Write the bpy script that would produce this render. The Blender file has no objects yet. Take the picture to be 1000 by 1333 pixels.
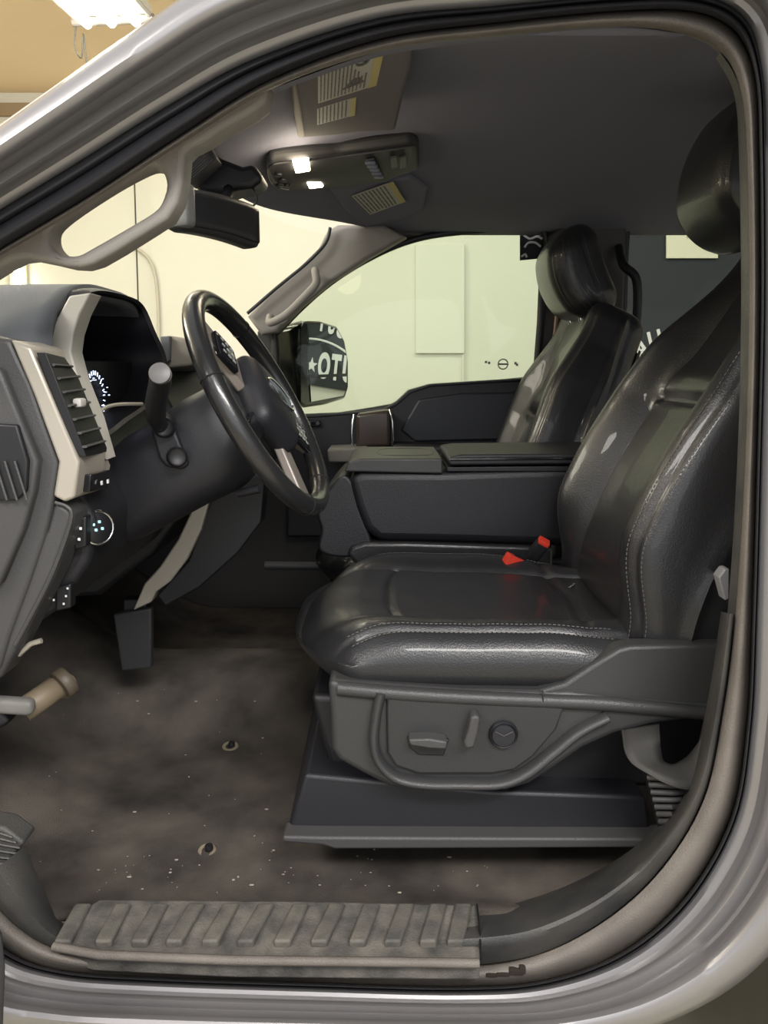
import bpy, bmesh, math, random
from mathutils import Vector, Matrix, noise
random.seed(7)
C = bpy.context.scene.collection
SC = bpy.context.scene
H = 1.3
PIT = math.radians(10.5)

# ------------------------------------------------------------ camera, light
cam = bpy.data.cameras.new('camera'); camo = bpy.data.objects.new('camera', cam); C.objects.link(camo)
cam.sensor_fit = 'VERTICAL'; cam.sensor_height = 34.66; cam.lens = 26.0; cam.clip_start = 0.02
camo.location = (0, 0, H); camo.rotation_euler = (math.pi/2 - PIT, 0, 0)
SC.camera = camo
SC.view_settings.view_transform = 'Standard'; SC.view_settings.look = 'None'
SC.view_settings.gamma = 1; SC.view_settings.exposure = 0.15
SC.view_settings.use_curve_mapping = False
w = bpy.data.worlds.new('world'); SC.world = w; w.use_nodes = True
w.node_tree.nodes['Background'].inputs[0].default_value = (0.96, 0.97, 1.0, 1)
w.node_tree.nodes['Background'].inputs[1].default_value = 0.6

def area(name, loc, target, sx, sy, power, col=(1, .95, .86)):
    l = bpy.data.lights.new(name, 'AREA'); l.shape = 'RECTANGLE'; l.size = sx; l.size_y = sy
    l.energy = power; l.color = col
    o = bpy.data.objects.new(name, l); C.objects.link(o); o.location = loc
    o.rotation_euler = (Vector(target) - Vector(loc)).to_track_quat('-Z', 'Y').to_euler()
    return o
area('camera_side_fill', (0.8, -3.2, 1.9), (0.2, 1.2, 0.9), 5.0, 2.6, 46, (.95, .975, 1))  # added soft fill behind the camera, no real door there
area('shop_light_near', (0.9, -1.2, 3.0), (0.3, 1.2, 0.7), 1.8, .5, 105, (1, .965, .92))
area('shop_light_front', (-2.0, -0.6, 3.0), (0.3, 1.2, 0.7), 1.6, .5, 62, (1, .96, .91))
area('windshield_fill', (-3.4, 2.1, 2.9), (0.1, 1.5, 1.1), 2.2, .9, 105, (1, .94, .82))  # added unseen fill brightening the seats through the windshield
area('front_wall_fill', (-4.9, 0.8, 2.95), (-6.6, 1.2, 1.4), 2.6, .8, 80, (1, .86, .62))  # added unseen light warming the front wall for reflections
area('shop_light_far', (-1.0, 3.9, 2.9), (-1.0, 4.5, 0), 3.0, 1.0, 24, (1, .95, .84))
area('shop_light_right', (1.6, 3.7, 3.0), (1.6, 4.4, 0), 3.0, .8, 31, (1, 1, .97))

# ------------------------------------------------------------ helpers
def W(px, py, Y):
    a = (px-500)/1000; b = (666.5-py)/1000
    dy = math.cos(PIT)+b*math.sin(PIT); dz = -math.sin(PIT)+b*math.cos(PIT)
    return Vector((a*Y/dy, Y, H+dz*Y/dy))
def WZ(px, py, z):
    a = (px-500)/1000; b = (666.5-py)/1000
    dy = math.cos(PIT)+b*math.sin(PIT); dz = -math.sin(PIT)+b*math.cos(PIT)
    k = (z-H)/dz
    return Vector((a*k, dy*k, z))
def sstep(a, b, x):
    t = max(0, min(1, (x-a)/(b-a))); return t*t*(3-2*t)
def lerp_tab(tab, x):
    if x <= tab[0][0]: return tab[0][1]
    for (a, p), (b, q) in zip(tab, tab[1:]):
        if x <= b:
            t = (x-a)/(b-a); return p+(q-p)*t
    return tab[-1][1]

def cr(pts, n=6, closed=False):
    P = [Vector(p) for p in pts]; N = len(P); out = []
    rng = range(N if closed else N-1)
    for i in rng:
        if closed: p0, p1, p2, p3 = P[i-1], P[i], P[(i+1) % N], P[(i+2) % N]
        else: p0, p1, p2, p3 = P[max(i-1, 0)], P[i], P[i+1], P[min(i+2, N-1)]
        for k in range(n):
            t = k/n
            out.append(.5*((2*p1)+(p2-p0)*t+(2*p0-5*p1+4*p2-p3)*t*t+(3*p1-p0-3*p2+p3)*t**3))
    if not closed: out.append(P[-1].copy())
    return out

MATS = {}
def mat(name, col, rough=.5, metal=0, bump=0, bscale=200, coat=0, var=0, vscale=8, col2=None, emis=None, estr=0, spec=.5):
    if name in MATS: return MATS[name]
    m = bpy.data.materials.new(name); m.use_nodes = True; nt = m.node_tree; b = nt.nodes['Principled BSDF']
    b.inputs['Base Color'].default_value = (*col, 1); b.inputs['Roughness'].default_value = rough
    b.inputs['Metallic'].default_value = metal; b.inputs['Coat Weight'].default_value = coat
    b.inputs['Specular IOR Level'].default_value = spec
    tc = nt.nodes.new('ShaderNodeTexCoord')
    if bump:
        n = nt.nodes.new('ShaderNodeTexNoise'); n.inputs['Scale'].default_value = bscale; n.inputs['Detail'].default_value = 3
        bp = nt.nodes.new('ShaderNodeBump'); bp.inputs['Strength'].default_value = bump; bp.inputs['Distance'].default_value = .002
        nt.links.new(tc.outputs['Object'], n.inputs['Vector']); nt.links.new(n.outputs[0], bp.inputs['Height'])
        nt.links.new(bp.outputs[0], b.inputs['Normal'])
    if var:
        n2 = nt.nodes.new('ShaderNodeTexNoise'); n2.inputs['Scale'].default_value = vscale; n2.inputs['Detail'].default_value = 6
        rp = nt.nodes.new('ShaderNodeValToRGB'); rp.color_ramp.elements[0].position = .5-.25/var*.5; rp.color_ramp.elements[1].position = .5+.25/var*.5
        rp.color_ramp.elements[0].color = (*col, 1); rp.color_ramp.elements[1].color = (*(col2 or [c*1.6 for c in col]), 1)
        nt.links.new(tc.outputs['Object'], n2.inputs['Vector']); nt.links.new(n2.outputs[0], rp.inputs[0])
        nt.links.new(rp.outputs[0], b.inputs['Base Color'])
    if emis:
        b.inputs['Emission Color'].default_value = (*emis, 1); b.inputs['Emission Strength'].default_value = estr
    MATS[name] = m; return m
def glass(name, tint, refl=.05):
    m = bpy.data.materials.new(name); m.use_nodes = True; nt = m.node_tree; nt.nodes.clear()
    o = nt.nodes.new('ShaderNodeOutputMaterial'); t = nt.nodes.new('ShaderNodeBsdfTransparent'); g = nt.nodes.new('ShaderNodeBsdfGlossy')
    t.inputs[0].default_value = (*tint, 1); g.inputs['Roughness'].default_value = .02
    x = nt.nodes.new('ShaderNodeMixShader'); x.inputs[0].default_value = refl
    nt.links.new(t.outputs[0], x.inputs[1]); nt.links.new(g.outputs[0], x.inputs[2]); nt.links.new(x.outputs[0], o.inputs[0])
    return m

LEATHER = mat('leather', (.017, .017, .019), .34, bump=.35, bscale=420, coat=.22)
LEATHER2 = mat('leather_matte', (.008, .008, .011), .45, bump=.3, bscale=420)
PLAST = mat('black_plastic', (.013, .013, .017), .48, bump=.25, bscale=600)
PLAST_D = mat('deep_black_plastic', (.008, .008, .010), .5)
PLAST_G = mat('grey_plastic', (.050, .049, .050), .5, bump=.3, bscale=500)
SEATP = mat('seat_trim_plastic', (.034, .034, .035), .42, bump=.3, bscale=500)
GLOSSB = mat('gloss_black', (.008, .008, .010), .12)
CHROME = mat('chrome', (.7, .7, .7), .15, metal=1)
SATIN = mat('satin_silver', (.40, .365, .31), .38, metal=.3)
TANTRIM = mat('grey_beige_trim', (.26, .24, .218), .55, bump=.3, bscale=700)
HEADL = mat('headliner_cloth', (.185, .187, .235), .95, bump=.5, bscale=900, spec=.1)
VISOR = mat('visor_cloth', (.15, .14, .145), .9, bump=.4, bscale=900, spec=.1)
RUBBER = mat('seal_rubber', (.018, .018, .022), .5)
WELT = mat('edge_welt', (.15, .132, .115), .6, bump=.5, bscale=500, var=1, vscale=14, col2=(.12, .105, .092))
PAINT = mat('magnetic_paint', (.275, .266, .270), .34, metal=.5, coat=.5)
CARPET = mat('carpet', (.040, .036, .034), .97, bump=1, bscale=700, var=.7, vscale=7, col2=(.125, .108, .092), spec=.1)
SCUFF = mat('scuff_plastic', (.04, .039, .037), .75, bump=.6, bscale=300, var=.7, vscale=22, col2=(.14, .128, .11))
TRIMD = mat('lower_trim_plastic', (.036, .036, .037), .5, bump=.4, bscale=500, var=.8, vscale=9, col2=(.085, .08, .072))
WEB = mat('belt_webbing', (.052, .050, .047), .6, bump=.6, bscale=900)
RED = mat('red_plastic', (.62, .045, .025), .45)
WHITE = mat('white_mark', (.75, .75, .75), .5)
STITCH = mat('stitch_thread', (.10, .095, .09), .7)
DASHG = mat('dash_pad', (.125, .13, .142), .62, bump=.3, bscale=500)

def link(o): C.objects.link(o); return o
def tag(o, label=None, cat=None, group=None, kind=None):
    if label: o['label'] = label
    if cat: o['category'] = cat
    if group: o['group'] = group
    if kind: o['kind'] = kind
    return o
def thing(name, loc, label, cat, group=None, kind=None):
    o = bpy.data.objects.new(name, None); link(o); o.location = loc; o.empty_display_size = .05
    return tag(o, label, cat, group, kind)
def root_loc(o):
    v = Vector((0, 0, 0))
    while o is not None: v += o.location; o = o.parent
    return v
def finish(name, me, m, parent=None, smooth=True, bevel=0, subs=0, seg=3, sol=0, label=None):
    off = root_loc(parent) if parent else Vector((0, 0, 0))
    if off.length: me.transform(Matrix.Translation(-off))
    if m: me.materials.clear(); me.materials.append(m)
    if smooth:
        for p in me.polygons: p.use_smooth = True
    o = bpy.data.objects.new(name, me); link(o)
    if parent: o.parent = parent
    if sol:
        s = o.modifiers.new('s', 'SOLIDIFY'); s.thickness = sol; s.offset = 0
    if bevel:
        b = o.modifiers.new('b', 'BEVEL'); b.width = bevel; b.segments = seg; b.limit_method = 'ANGLE'; b.angle_limit = math.radians(35)
        b.harden_normals = False
        if smooth: me.set_sharp_from_angle(angle=math.radians(40))
    elif smooth: me.set_sharp_from_angle(angle=math.radians(50))
    if subs:
        s = o.modifiers.new('u', 'SUBSURF'); s.levels = subs; s.render_levels = subs
    if label: o['label'] = label
    return o
def from_bm(bm, name='m', recalc=True):
    if recalc: bmesh.ops.recalc_face_normals(bm, faces=bm.faces)
    me = bpy.data.meshes.new(name); bm.to_mesh(me); bm.free(); return me
def bm_prism(bm, A, B):
    a = [bm.verts.new(p) for p in A]; b = [bm.verts.new(p) for p in B]; n = len(a)
    bm.faces.new(a); bm.faces.new(list(reversed(b)))
    for i in range(n): bm.faces.new((a[i], b[i], b[(i+1) % n], a[(i+1) % n]))
def prism(name, pts, Y0, Y1, m, parent=None, bevel=.004, smooth_pts=0, seg=3, label=None, Y1shift=None):
    """pts: pixel outline taken at depth Y0 -> solid running from Y0 to Y1 across the car"""
    P = [W(x, y, Y0) for x, y in pts]
    if smooth_pts: P = cr(P, smooth_pts, True)
    Q = [Vector((p.x, Y1, p.z)) for p in P]
    if Y1shift: Q = [q+Vector(Y1shift) for q in Q]
    bm = bmesh.new(); bm_prism(bm, P, Q)
    return finish(name, from_bm(bm), m, parent, bevel=bevel, seg=seg, label=label)
def wprism(name, xz, Y0, Y1, m, parent=None, bevel=.01, smooth_pts=0, seg=3):
    P = [Vector((x, Y0, z+H)) for x, z in xz]
    if smooth_pts: P = cr(P, smooth_pts, True)
    bm = bmesh.new(); bm_prism(bm, P, [Vector((p.x, Y1, p.z)) for p in P])
    return finish(name, from_bm(bm), m, parent, bevel=bevel, seg=seg)
def bm_tube(bm, pts, r, seg=10, closed=False, flat=None):
    P = [Vector(p) for p in pts]; n = len(P); rings = []
    prev = None
    for i in range(n):
        if closed: t = (P[(i+1) % n]-P[i-1]).normalized()
        else: t = (P[min(i+1, n-1)]-P[max(i-1, 0)]).normalized()
        if prev is None:
            up = Vector((0, 0, 1)) if abs(t.z) < .9 else Vector((1, 0, 0))
            s = t.cross(up).normalized()
        else: s = (prev-t*prev.dot(t)).normalized()
        prev = s; u = s.cross(t)
        rr = r[i] if isinstance(r, (list, tuple)) else r
        f = flat or 1
        rings.append([bm.verts.new(P[i]+rr*(math.cos(2*math.pi*k/seg)*s+f*math.sin(2*math.pi*k/seg)*u)) for k in range(seg)])
    for i in range(n if closed else n-1):
        a, b = rings[i], rings[(i+1) % n]
        for k in range(seg): bm.faces.new((a[k], a[(k+1) % seg], b[(k+1) % seg], b[k]))
    if not closed: bm.faces.new(list(reversed(rings[0]))); bm.faces.new(rings[-1])
def tube(name, pts, r, m, parent=None, seg=10, closed=False, label=None, flat=None):
    bm = bmesh.new(); bm_tube(bm, pts, r, seg, closed, flat)
    return finish(name, from_bm(bm), m, parent, label=label)
def bm_rbox(bm, c, half, r, R=None, n=6, fn=None):
    """rounded box from a subdivided cube; fn maps the local point before placing"""
    c = Vector(c); vd = {}
    nn = n if isinstance(n, tuple) else (n, n, n)
    def vert(i, j, k):
        key = (i, j, k)
        if key in vd: return vd[key]
        q = Vector(((2*i/nn[0]-1)*half[0], (2*j/nn[1]-1)*half[1], (2*k/nn[2]-1)*half[2]))
        inn = Vector([max(-(h-r), min(h-r, v)) for v, h in zip(q, half)])
        d = q-inner_guard(inn, q)
        if d.length > 1e-9: q = inn+d.normalized()*r
        if fn: q = fn(q)
        if R is not None: q = R @ q
        vd[key] = bm.verts.new(c+q); return vd[key]
    for ax in range(3):
        o1, o2 = [a for a in range(3) if a != ax]
        for side in (0, nn[ax]):
            for i in range(nn[o1]):
                for j in range(nn[o2]):
                    ids = []
                    for di, dj in ((0, 0), (1, 0), (1, 1), (0, 1)):
                        t = [0, 0, 0]; t[ax] = side; t[o1] = i+di; t[o2] = j+dj; ids.append(vert(*t))
                    if (side == 0) ^ (ax == 1): ids.reverse()
                    bm.faces.new(ids)
def inner_guard(inn, q): return inn
def rbox(name, c, half, r, m, parent=None, R=None, n=8, fn=None, label=None):
    bm = bmesh.new(); bm_rbox(bm, c, half, r, R, n, fn)
    return finish(name, from_bm(bm), m, parent, label=label)
def bm_disc(bm, c, axis, r, h, seg=28, prof=None):
    """solid of revolution about axis: prof list of (radius factor, height factor)"""
    c = Vector(c); ax = Vector(axis).normalized(); s = ax.orthogonal().normalized(); u = ax.cross(s)
    prof = prof or [(0, 0), (.92, 0), (1, .15), (1, .85), (.92, 1), (0, 1)]
    rings = []
    for f, g in prof:
        if f == 0: rings.append([bm.verts.new(c+ax*h*g)])
        else: rings.append([bm.verts.new(c+ax*h*g+r*f*(math.cos(2*math.pi*k/seg)*s+math.sin(2*math.pi*k/seg)*u)) for k in range(seg)])
    for a, b in zip(rings, rings[1:]):
        for k in range(seg):
            k2 = (k+1) % seg
            if len(a) == 1: bm.faces.new((a[0], b[k], b[k2]))
            elif len(b) == 1: bm.faces.new((a[k], a[k2], b[0]))
            else: bm.faces.new((a[k], a[k2], b[k2], b[k]))
def disc(name, c, axis, r, h, m, parent=None, prof=None, seg=28, label=None):
    bm = bmesh.new(); bm_disc(bm, c, axis, r, h, seg, prof)
    return finish(name, from_bm(bm), m, parent, label=label)
def sheet(name, fn, nu, nv, m, parent=None, sol=0, label=None):
    bm = bmesh.new(); g = [[bm.verts.new(fn(i/nu, j/nv)) for j in range(nv+1)] for i in range(nu+1)]
    for i in range(nu):
        for j in range(nv): bm.faces.new((g[i][j], g[i+1][j], g[i+1][j+1], g[i][j+1]))
    return finish(name, from_bm(bm), m, parent, sol=sol, label=label)
def loft(name, rails, m, parent=None, sol=0, label=None, smooth=True):
    bm = bmesh.new(); g = [[bm.verts.new(p) for p in r] for r in rails]
    for i in range(len(g)-1):
        for j in range(len(g[i])-1): bm.faces.new((g[i][j], g[i+1][j], g[i+1][j+1], g[i][j+1]))
    return finish(name, from_bm(bm), m, parent, sol=sol, label=label, smooth=smooth)
def curve_mesh(splines, extrude, bev, res=3):
    """filled 2D curve (holes allowed) -> mesh in the XY plane"""
    cu = bpy.data.curves.new('c', 'CURVE'); cu.dimensions = '2D'; cu.fill_mode = 'BOTH'
    cu.extrude = extrude; cu.bevel_depth = bev; cu.bevel_resolution = res; cu.offset = -bev
    for s in splines:
        sp = cu.splines.new('POLY'); sp.points.add(len(s)-1); sp.use_cyclic_u = True
        for p, q in zip(sp.points, s): p.co = (q[0], q[1], 0, 1)
    o = bpy.data.objects.new('c', cu); link(o)
    bpy.context.view_layer.update()
    me = bpy.data.meshes.new_from_object(o.evaluated_get(bpy.context.evaluated_depsgraph_get()))
    bpy.data.objects.remove(o); bpy.data.curves.remove(cu)
    return me
def plate(name, outs, Y, thick, m, parent=None, bev=.005, sm=0, fn=None, label=None):
    """outs: pixel outlines (first the outer one, then the holes) at depth Y"""
    spl = []
    for pts in outs:
        P = [W(x, y, Y) for x, y in pts]
        if sm: P = cr(P, sm, True)
        spl.append([(p.x, p.z) for p in P])
    me = curve_mesh(spl, max(thick/2-bev, .0005), bev)
    me.transform(Matrix(((1, 0, 0, 0), (0, 0, -1, Y+thick/2), (0, 1, 0, 0), (0, 0, 0, 1))))
    if fn:
        for v in me.vertices: v.co = fn(v.co)
    return finish(name, me, m, parent, label=label)
def text_mesh(s, size, thick=.002, bold=.0, sx=1.0):
    cu = bpy.data.curves.new('t', 'FONT'); cu.body = s; cu.size = size; cu.extrude = thick; cu.offset = bold
    cu.align_x = 'CENTER'; cu.align_y = 'CENTER'
    o = bpy.data.objects.new('t', cu); link(o); bpy.context.view_layer.update()
    me = bpy.data.meshes.new_from_object(o.evaluated_get(bpy.context.evaluated_depsgraph_get()))
    bpy.data.objects.remove(o); bpy.data.curves.remove(cu)
    me.transform(Matrix.Diagonal((sx, 1, 1, 1)))
    return me
def merge(mes):
    bm = bmesh.new()
    for me in mes: bm.from_mesh(me)
    out = bpy.data.meshes.new('mm'); bm.to_mesh(out); bm.free(); return out
def basis(x, y, z, o):
    return Matrix(((x[0], y[0], z[0], o[0]), (x[1], y[1], z[1], o[1]), (x[2], y[2], z[2], o[2]), (0, 0, 0, 1)))
def stitches(bm, path, r=.0008, on=.0042, off=.0030):
    P = [Vector(p) for p in path]; acc = 0; seg = []; L = [0]
    for a, b in zip(P, P[1:]): L.append(L[-1]+(b-a).length)
    def at(d):
        for i in range(len(P)-1):
            if d <= L[i+1]:
                t = (d-L[i])/max(1e-9, L[i+1]-L[i]); return P[i].lerp(P[i+1], t)
        return P[-1]
    d = 0
    while d+on < L[-1]:
        bm_tube(bm, [at(d), at(d+on)], r, 4); d += on+off

# ------------------------------------------------------------ garage (the setting)
WALL = mat('garage_wall_paint', (.70, .69, .60), .85, var=.5, vscale=1.2, col2=(.66, .65, .56))
CEIL = mat('garage_ceiling', (.92, .74, .50), .9, var=.5, vscale=1.5, col2=(.86, .68, .45))
CONC = mat('garage_floor', (.34, .31, .22), .6, var=.6, vscale=3, col2=(.45, .42, .33))
WY = 5.5; CZ = H+1.80
def box_struct(name, lo, hi, m, kind='structure'):
    bm = bmesh.new(); bm_rbox(bm, [(a+b)/2 for a, b in zip(lo, hi)], [(b-a)/2 for a, b in zip(lo, hi)], .001, n=1)
    o = finish(name, from_bm(bm), m, smooth=False); o['kind'] = kind; return o
box_struct('wall_back', (-7, WY, -.05), (8, WY+.15, CZ+.1), WALL)
box_struct('wall_left', (-7.15, -3, -.05), (-7, WY+.15, CZ+.1), WALL)
box_struct('wall_right', (8, -3, -.05), (8.15, WY+.15, CZ+.1), WALL)
box_struct('ceiling_garage', (-7, 2.6, CZ), (8, WY, CZ+.1), CEIL)
box_struct('ceiling_garage', (-7, -3, CZ), (-2.2, 2.6, CZ+.1), CEIL)
box_struct('floor_garage', (-7, -3, -.06), (8, WY, 0), CONC)
a = W(0, 146, WY); box_struct('trim_1', (-7, WY-.03, a.z-.03), (-.8, WY, a.z+.05), mat('wall_top_trim', (.30, .22, .13), .7))

# raised board on the back wall
t = thing('wall_board', W(575, 460, WY), 'pale flat board fixed on the garage wall seen through the passenger window', 'wall panel')
prism('panel', [(541, 318), (605, 318), (605, 460), (541, 460)], WY-.03, WY, mat('board_paint', (.69, .68, .595), .8), t, bevel=.004)
tube('edge_strip', [W(603, 462, WY-.02), W(603, 560, WY-.02)], .008, WALL, t, 6)
# conduits
tag(tube('conduit_pipe', cr([W(158, 320, WY-.02), W(180, 325, WY-.02), W(198, 345, WY-.02), W(205, 385, WY-.02), W(207, 460, WY-.02), W(207, 560, WY-.02)], 6), .011, mat('conduit', (.5, .47, .38), .5)), 'curved grey conduit pipe on the garage wall seen above the dashboard', 'pipe')
tag(tube('hanging_wire', [Vector((W(174, 160, WY-.1).x, WY-.1, CZ+.01)), W(177, 300, WY-.1), W(182, 460, WY-.1)], .005, mat('wire', (.04, .04, .03), .5)), 'thin dark vertical wire seen through the windshield', 'wire')
# vertical tube lamp on the wall
t = thing('tube_lamp', W(22, 440, WY-.05), 'glowing upright tube lamp on the garage wall left of the dashboard', 'lamp')
tube('tube', [W(22, 350, WY-.08), W(24, 430, WY-.08)], .022, mat('tube_glow', (1, 1, 1), .5, emis=(1, .96, .82), estr=9), t, 14)
prism('back_plate', [(12, 340), (34, 340), (36, 440), (14, 440)], WY-.03, WY-.01, mat('lamp_plate', (.75, .7, .45), .6), t, bevel=.003)
# ceiling light fixture
p0 = W(146, 30, 4.0); p1 = p0+Vector((-.12, -1.25, .0))
t = thing('fluorescent_fixture', (p0+p1)/2, 'bright fluorescent fixture hanging under the garage ceiling at top left', 'ceiling light')
d = (p1-p0).normalized(); s = d.cross(Vector((0, 0, 1))).normalized()
M = basis(s, d, s.cross(d), (p0+p1)/2)
rbox('housing', (p0+p1)/2+Vector((0, 0, .05)), (.2, .63, .02), .01, mat('fixture_white', (.8, .8, .75), .5), t, R=M.to_3x3(), n=2)
for k in range(3):
    o = (k-1)*.12
    tube('tube', [p0+s*o, p1+s*o], .022, mat('tube_glow', (1, 1, 1)), t, 10)
for k in range(4):
    tube('reflector_rib', [p0+s*(k-1.5)*.12+Vector((0, 0, .03)), p1+s*(k-1.5)*.12+Vector((0, 0, .03))], .012, mat('fixture_white', (1, 1, 1)), t, 6)
tube('end_cap', [p0-s*.2+Vector((0, .02, .02)), p0+s*.2+Vector((0, .02, .02))], .022, mat('fixture_cap', (.35, .32, .3), .4), t, 8)
tube('hanger_wire', [p0+s*.12+Vector((0, .0, .05)), p0+s*.12+Vector((0, 0, .5))], .006, mat('wire', (0, 0, 0)), t, 6)
tube('hanger_cord', cr([p0+s*.18+Vector((0, .02, .03)), p0+s*.2+Vector((0, .02, -.08)), p0+s*.17+Vector((0, .02, -.14)), p0+s*.15+Vector((0, .02, -.05)), p0+s*.14+Vector((0, .02, -.6))], 4), .004, mat('wire', (0, 0, 0)), t, 6)

# banner with lettering on the wall
AX = W(836, 455, WY-.06)
b0 = Vector((AX.x-.42, WY-.04, AX.z-.44)); b1 = Vector((AX.x+3.2, WY-.04, AX.z+1.2))
t = thing('wall_banner', ((b0.x+b1.x)/2, WY-.04, b0.z), 'dark grey banner with white lettering hung on the garage wall', 'banner')
rbox('cloth', ((b0.x+b1.x)/2, WY-.03, (b0.z+b1.z)/2), ((b1.x-b0.x)/2, .012, (b1.z-b0.z)/2), .004, mat('banner_cloth', (.028, .031, .036), .75), t, n=3)
yl = WY-.047
FACE = lambda x, z, rot=0: basis((math.cos(rot), 0, math.sin(rot)), (-math.sin(rot), 0, math.cos(rot)), (0, -1, 0), (x, yl, z))
BW = mat('banner_white', (.8, .8, .78), .7)
R_ = .92; cx = AX.x+.36; cz = AX.z-.847
for i, ch in enumerate('AUST'):
    ang = math.radians(113-i*6.6)
    me = text_mesh(ch, .235, .002, .007, .60); me.transform(FACE(cx+R_*math.cos(ang), cz+R_*math.sin(ang), ang-math.pi/2)); finish('letter', me, BW, t, smooth=False)
for i, ch in enumerate('AUTO'):
    me = text_mesh(ch, .265, .002, .012, .56); me.transform(FACE(AX.x-.12+i*.122, AX.z-.28)); finish('letter', me, BW, t, smooth=False)
pts = [((.062 if i % 2 == 0 else .025)*math.sin(i*math.pi/5), (.062 if i % 2 == 0 else .025)*math.cos(i*math.pi/5)) for i in range(10)]
me = curve_mesh([pts], .002, .0); me.transform(FACE(AX.x+.375, AX.z-.28)); finish('star', me, BW, t, smooth=False)
arc = [Vector((cx+.775*math.cos(math.radians(k)), yl, cz+.775*math.sin(math.radians(k)))) for k in range(78, 126, 4)]
tube('arc_line', arc, .009, BW, t, 6)
q = W(868, 285, WY-.07)
tag(prism('paper_sheet', [(868, 283), (935, 283), (935, 336), (868, 336)], WY-.07, WY-.055, mat('paper', (.80, .79, .60), .8), bevel=.001), 'pale paper sheet on the dark banner seen above the driver seat', 'paper')

# ------------------------------------------------------------ truck body: door opening frame
ST = [  # welt inner, welt outer, rubber outer, paint outer (pixels)
 ((-150, 425), (-154, 416), (-170, 385), (-195, 300)),
 ((-60, 372), (-64, 364), (-84, 325), (-110, 228)), ((0, 333), (-4, 326), (-24, 288), (-42, 190)),
 ((120, 262), (116, 254), (97, 214), (62, 118)), ((245, 181), (240, 172), (220, 137), (168, 44)),
 ((355, 115), (350, 104), (333, 76), (285, -30)), ((500, 66), (497, 50), (492, 24), (475, -90)),
 ((650, 47), (648, 29), (645, 8), (640, -105)), ((800, 35), (802, 14), (805, -6), (810, -118)),
 ((888, 44), (900, 14), (910, -6), (950, -110)), ((938, 68), (957, 40), (970, 24), (1060, -50)),
 ((963, 115), (983, 98), (992, 92), (1110, 60)), ((972, 200), (989, 200), (997, 200), (1130, 200)),
 ((975, 400), (991, 400), (998, 400), (1130, 400)), ((970, 600), (986, 600), (993, 600), (1125, 610)),
 ((957, 800), (980, 805), (987, 806), (1120, 830)), ((940, 930), (973, 945), (980, 948), (1100, 1010)),
 ((915, 1040), (952, 1065), (959, 1070), (1060, 1160)), ((862, 1128), (893, 1168), (899, 1176), (980, 1265)),
 ((790, 1195), (813, 1238), (817, 1246), (870, 1330)), ((700, 1242), (713, 1276), (715, 1283), (740, 1358)),
 ((600, 1258), (600, 1285), (600, 1292), (600, 1358)), ((400, 1256), (400, 1280), (400, 1287), (400, 1356)),
 ((200, 1250), (200, 1273), (200, 1280), (200, 1352)), ((85, 1238), (80, 1264), (79, 1271), (60, 1345)),
 ((25, 1208), (8, 1238), (3, 1246), (-40, 1325)), ((-30, 1150), (-62, 1175), (-70, 1182), (-150, 1240))]
def rail(sel, Y, ext=0, a=0, b=None):
    """sel: (k, f) point a fraction f of the way from column k to k+1, per station"""
    k, f = sel; pts = []
    for s in ST[a:b]:
        p = Vector(s[k]); q = Vector(s[k+1]) if k+1 < 4 else p+(p-Vector(s[k-1]))
        v = p.lerp(q, f); pts.append(W(v.x, v.y, Y))
    return cr(pts, 7)
body = thing('truck_body', (0, .85, H-.9), 'grey painted truck body around the open driver doorway', 'truck')
PR = [((2, 0), .915), ((2, 0), .90), ((2, .06), .893), ((2, .14), .890), ((2, .2), .880), ((2, .24), .868), ((2, .30), .862), ((2, .38), .862), ((2, .43), .866), ((2, .47), .862),
      ((2, .53), .838), ((2, .58), .826), ((2, .66), .818), ((2, .76), .814), ((2, .86), .816), ((2, .93), .824), ((2, .98), .84), ((2, 1), .87), ((2, 1.0), .92)]
loft('side_panel', [rail(s, y) for s, y in PR], PAINT, body)
def bulge(k, f0, f1, Y, amp, n=8):
    return [rail((k, f0+(f1-f0)*i/n), Y-amp*math.sin(math.pi*i/n)) for i in range(n+1)]
loft('door_seal', [rail((1, -.02), .93)]+bulge(1, 0, .62, .905, .020)+bulge(1, .62, 1.0, .902, .007)+[rail((2, .01), .93)], RUBBER, body)
loft('edge_welt', [rail((0, -.05), .99), rail((0, 0), .95)]+bulge(0, .05, .95, .915, .012)+[rail((1, .0), .935)], WELT, body)
# B-pillar trim running down beside the seat
def inner(off, Y, a, b, ang=None):
    pts = []
    for s in ST[a:b]:
        p = Vector(s[0]); q = Vector(s[1]); n = (p-q).normalized(); v = p+n*off; pts.append(W(v.x, v.y, Y))
    return cr(pts, 7)
loft('pillar_trim', [inner(0, .94, 10, 18), inner(6, .955, 10, 18), inner(10, .98, 10, 18), inner(10, 1.03, 10, 18), inner(4, 1.10, 10, 18)], TRIMD, body)
def inner_v(f, Y0, Y1, offs, a):
    pts = []
    for k, o_ in enumerate(offs):
        s_ = ST[a+k]; p = Vector(s_[0]); q = Vector(s_[1]); n = (p-q).normalized(); v = p+n*o_*f; pts.append(W(v.x, v.y, Y0+(Y1-Y0)*f))
    return cr(pts, 7)
OFS = [18, 22, 28, 42, 58, 72, 78]
loft('pillar_trim', [inner_v(f, .925, y, OFS, 15) for f, y in ((0, .93), (.04, .905), (.10, .885), (.18, .872), (.27, .870), (.36, .878), (.45, .895), (.55, .925), (.7, .965), (.85, 1.0), (1, 1.03), (1.04, 1.09))], TRIMD, body, label='rear sill trim in dusty black plastic')
loft('sill_front_trim', [inner_v(f, .935, .935+y, [8, 30, 62, 80], 23) for f, y in ((0, 0), (.15, -.02), (.4, -.01), (.7, .02), (1, .06))], TRIMD, body)
rbox('rear_door', (1.08, .89, H-.5), (.54, .045, .5), .02, PAINT, body, n=4)
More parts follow.
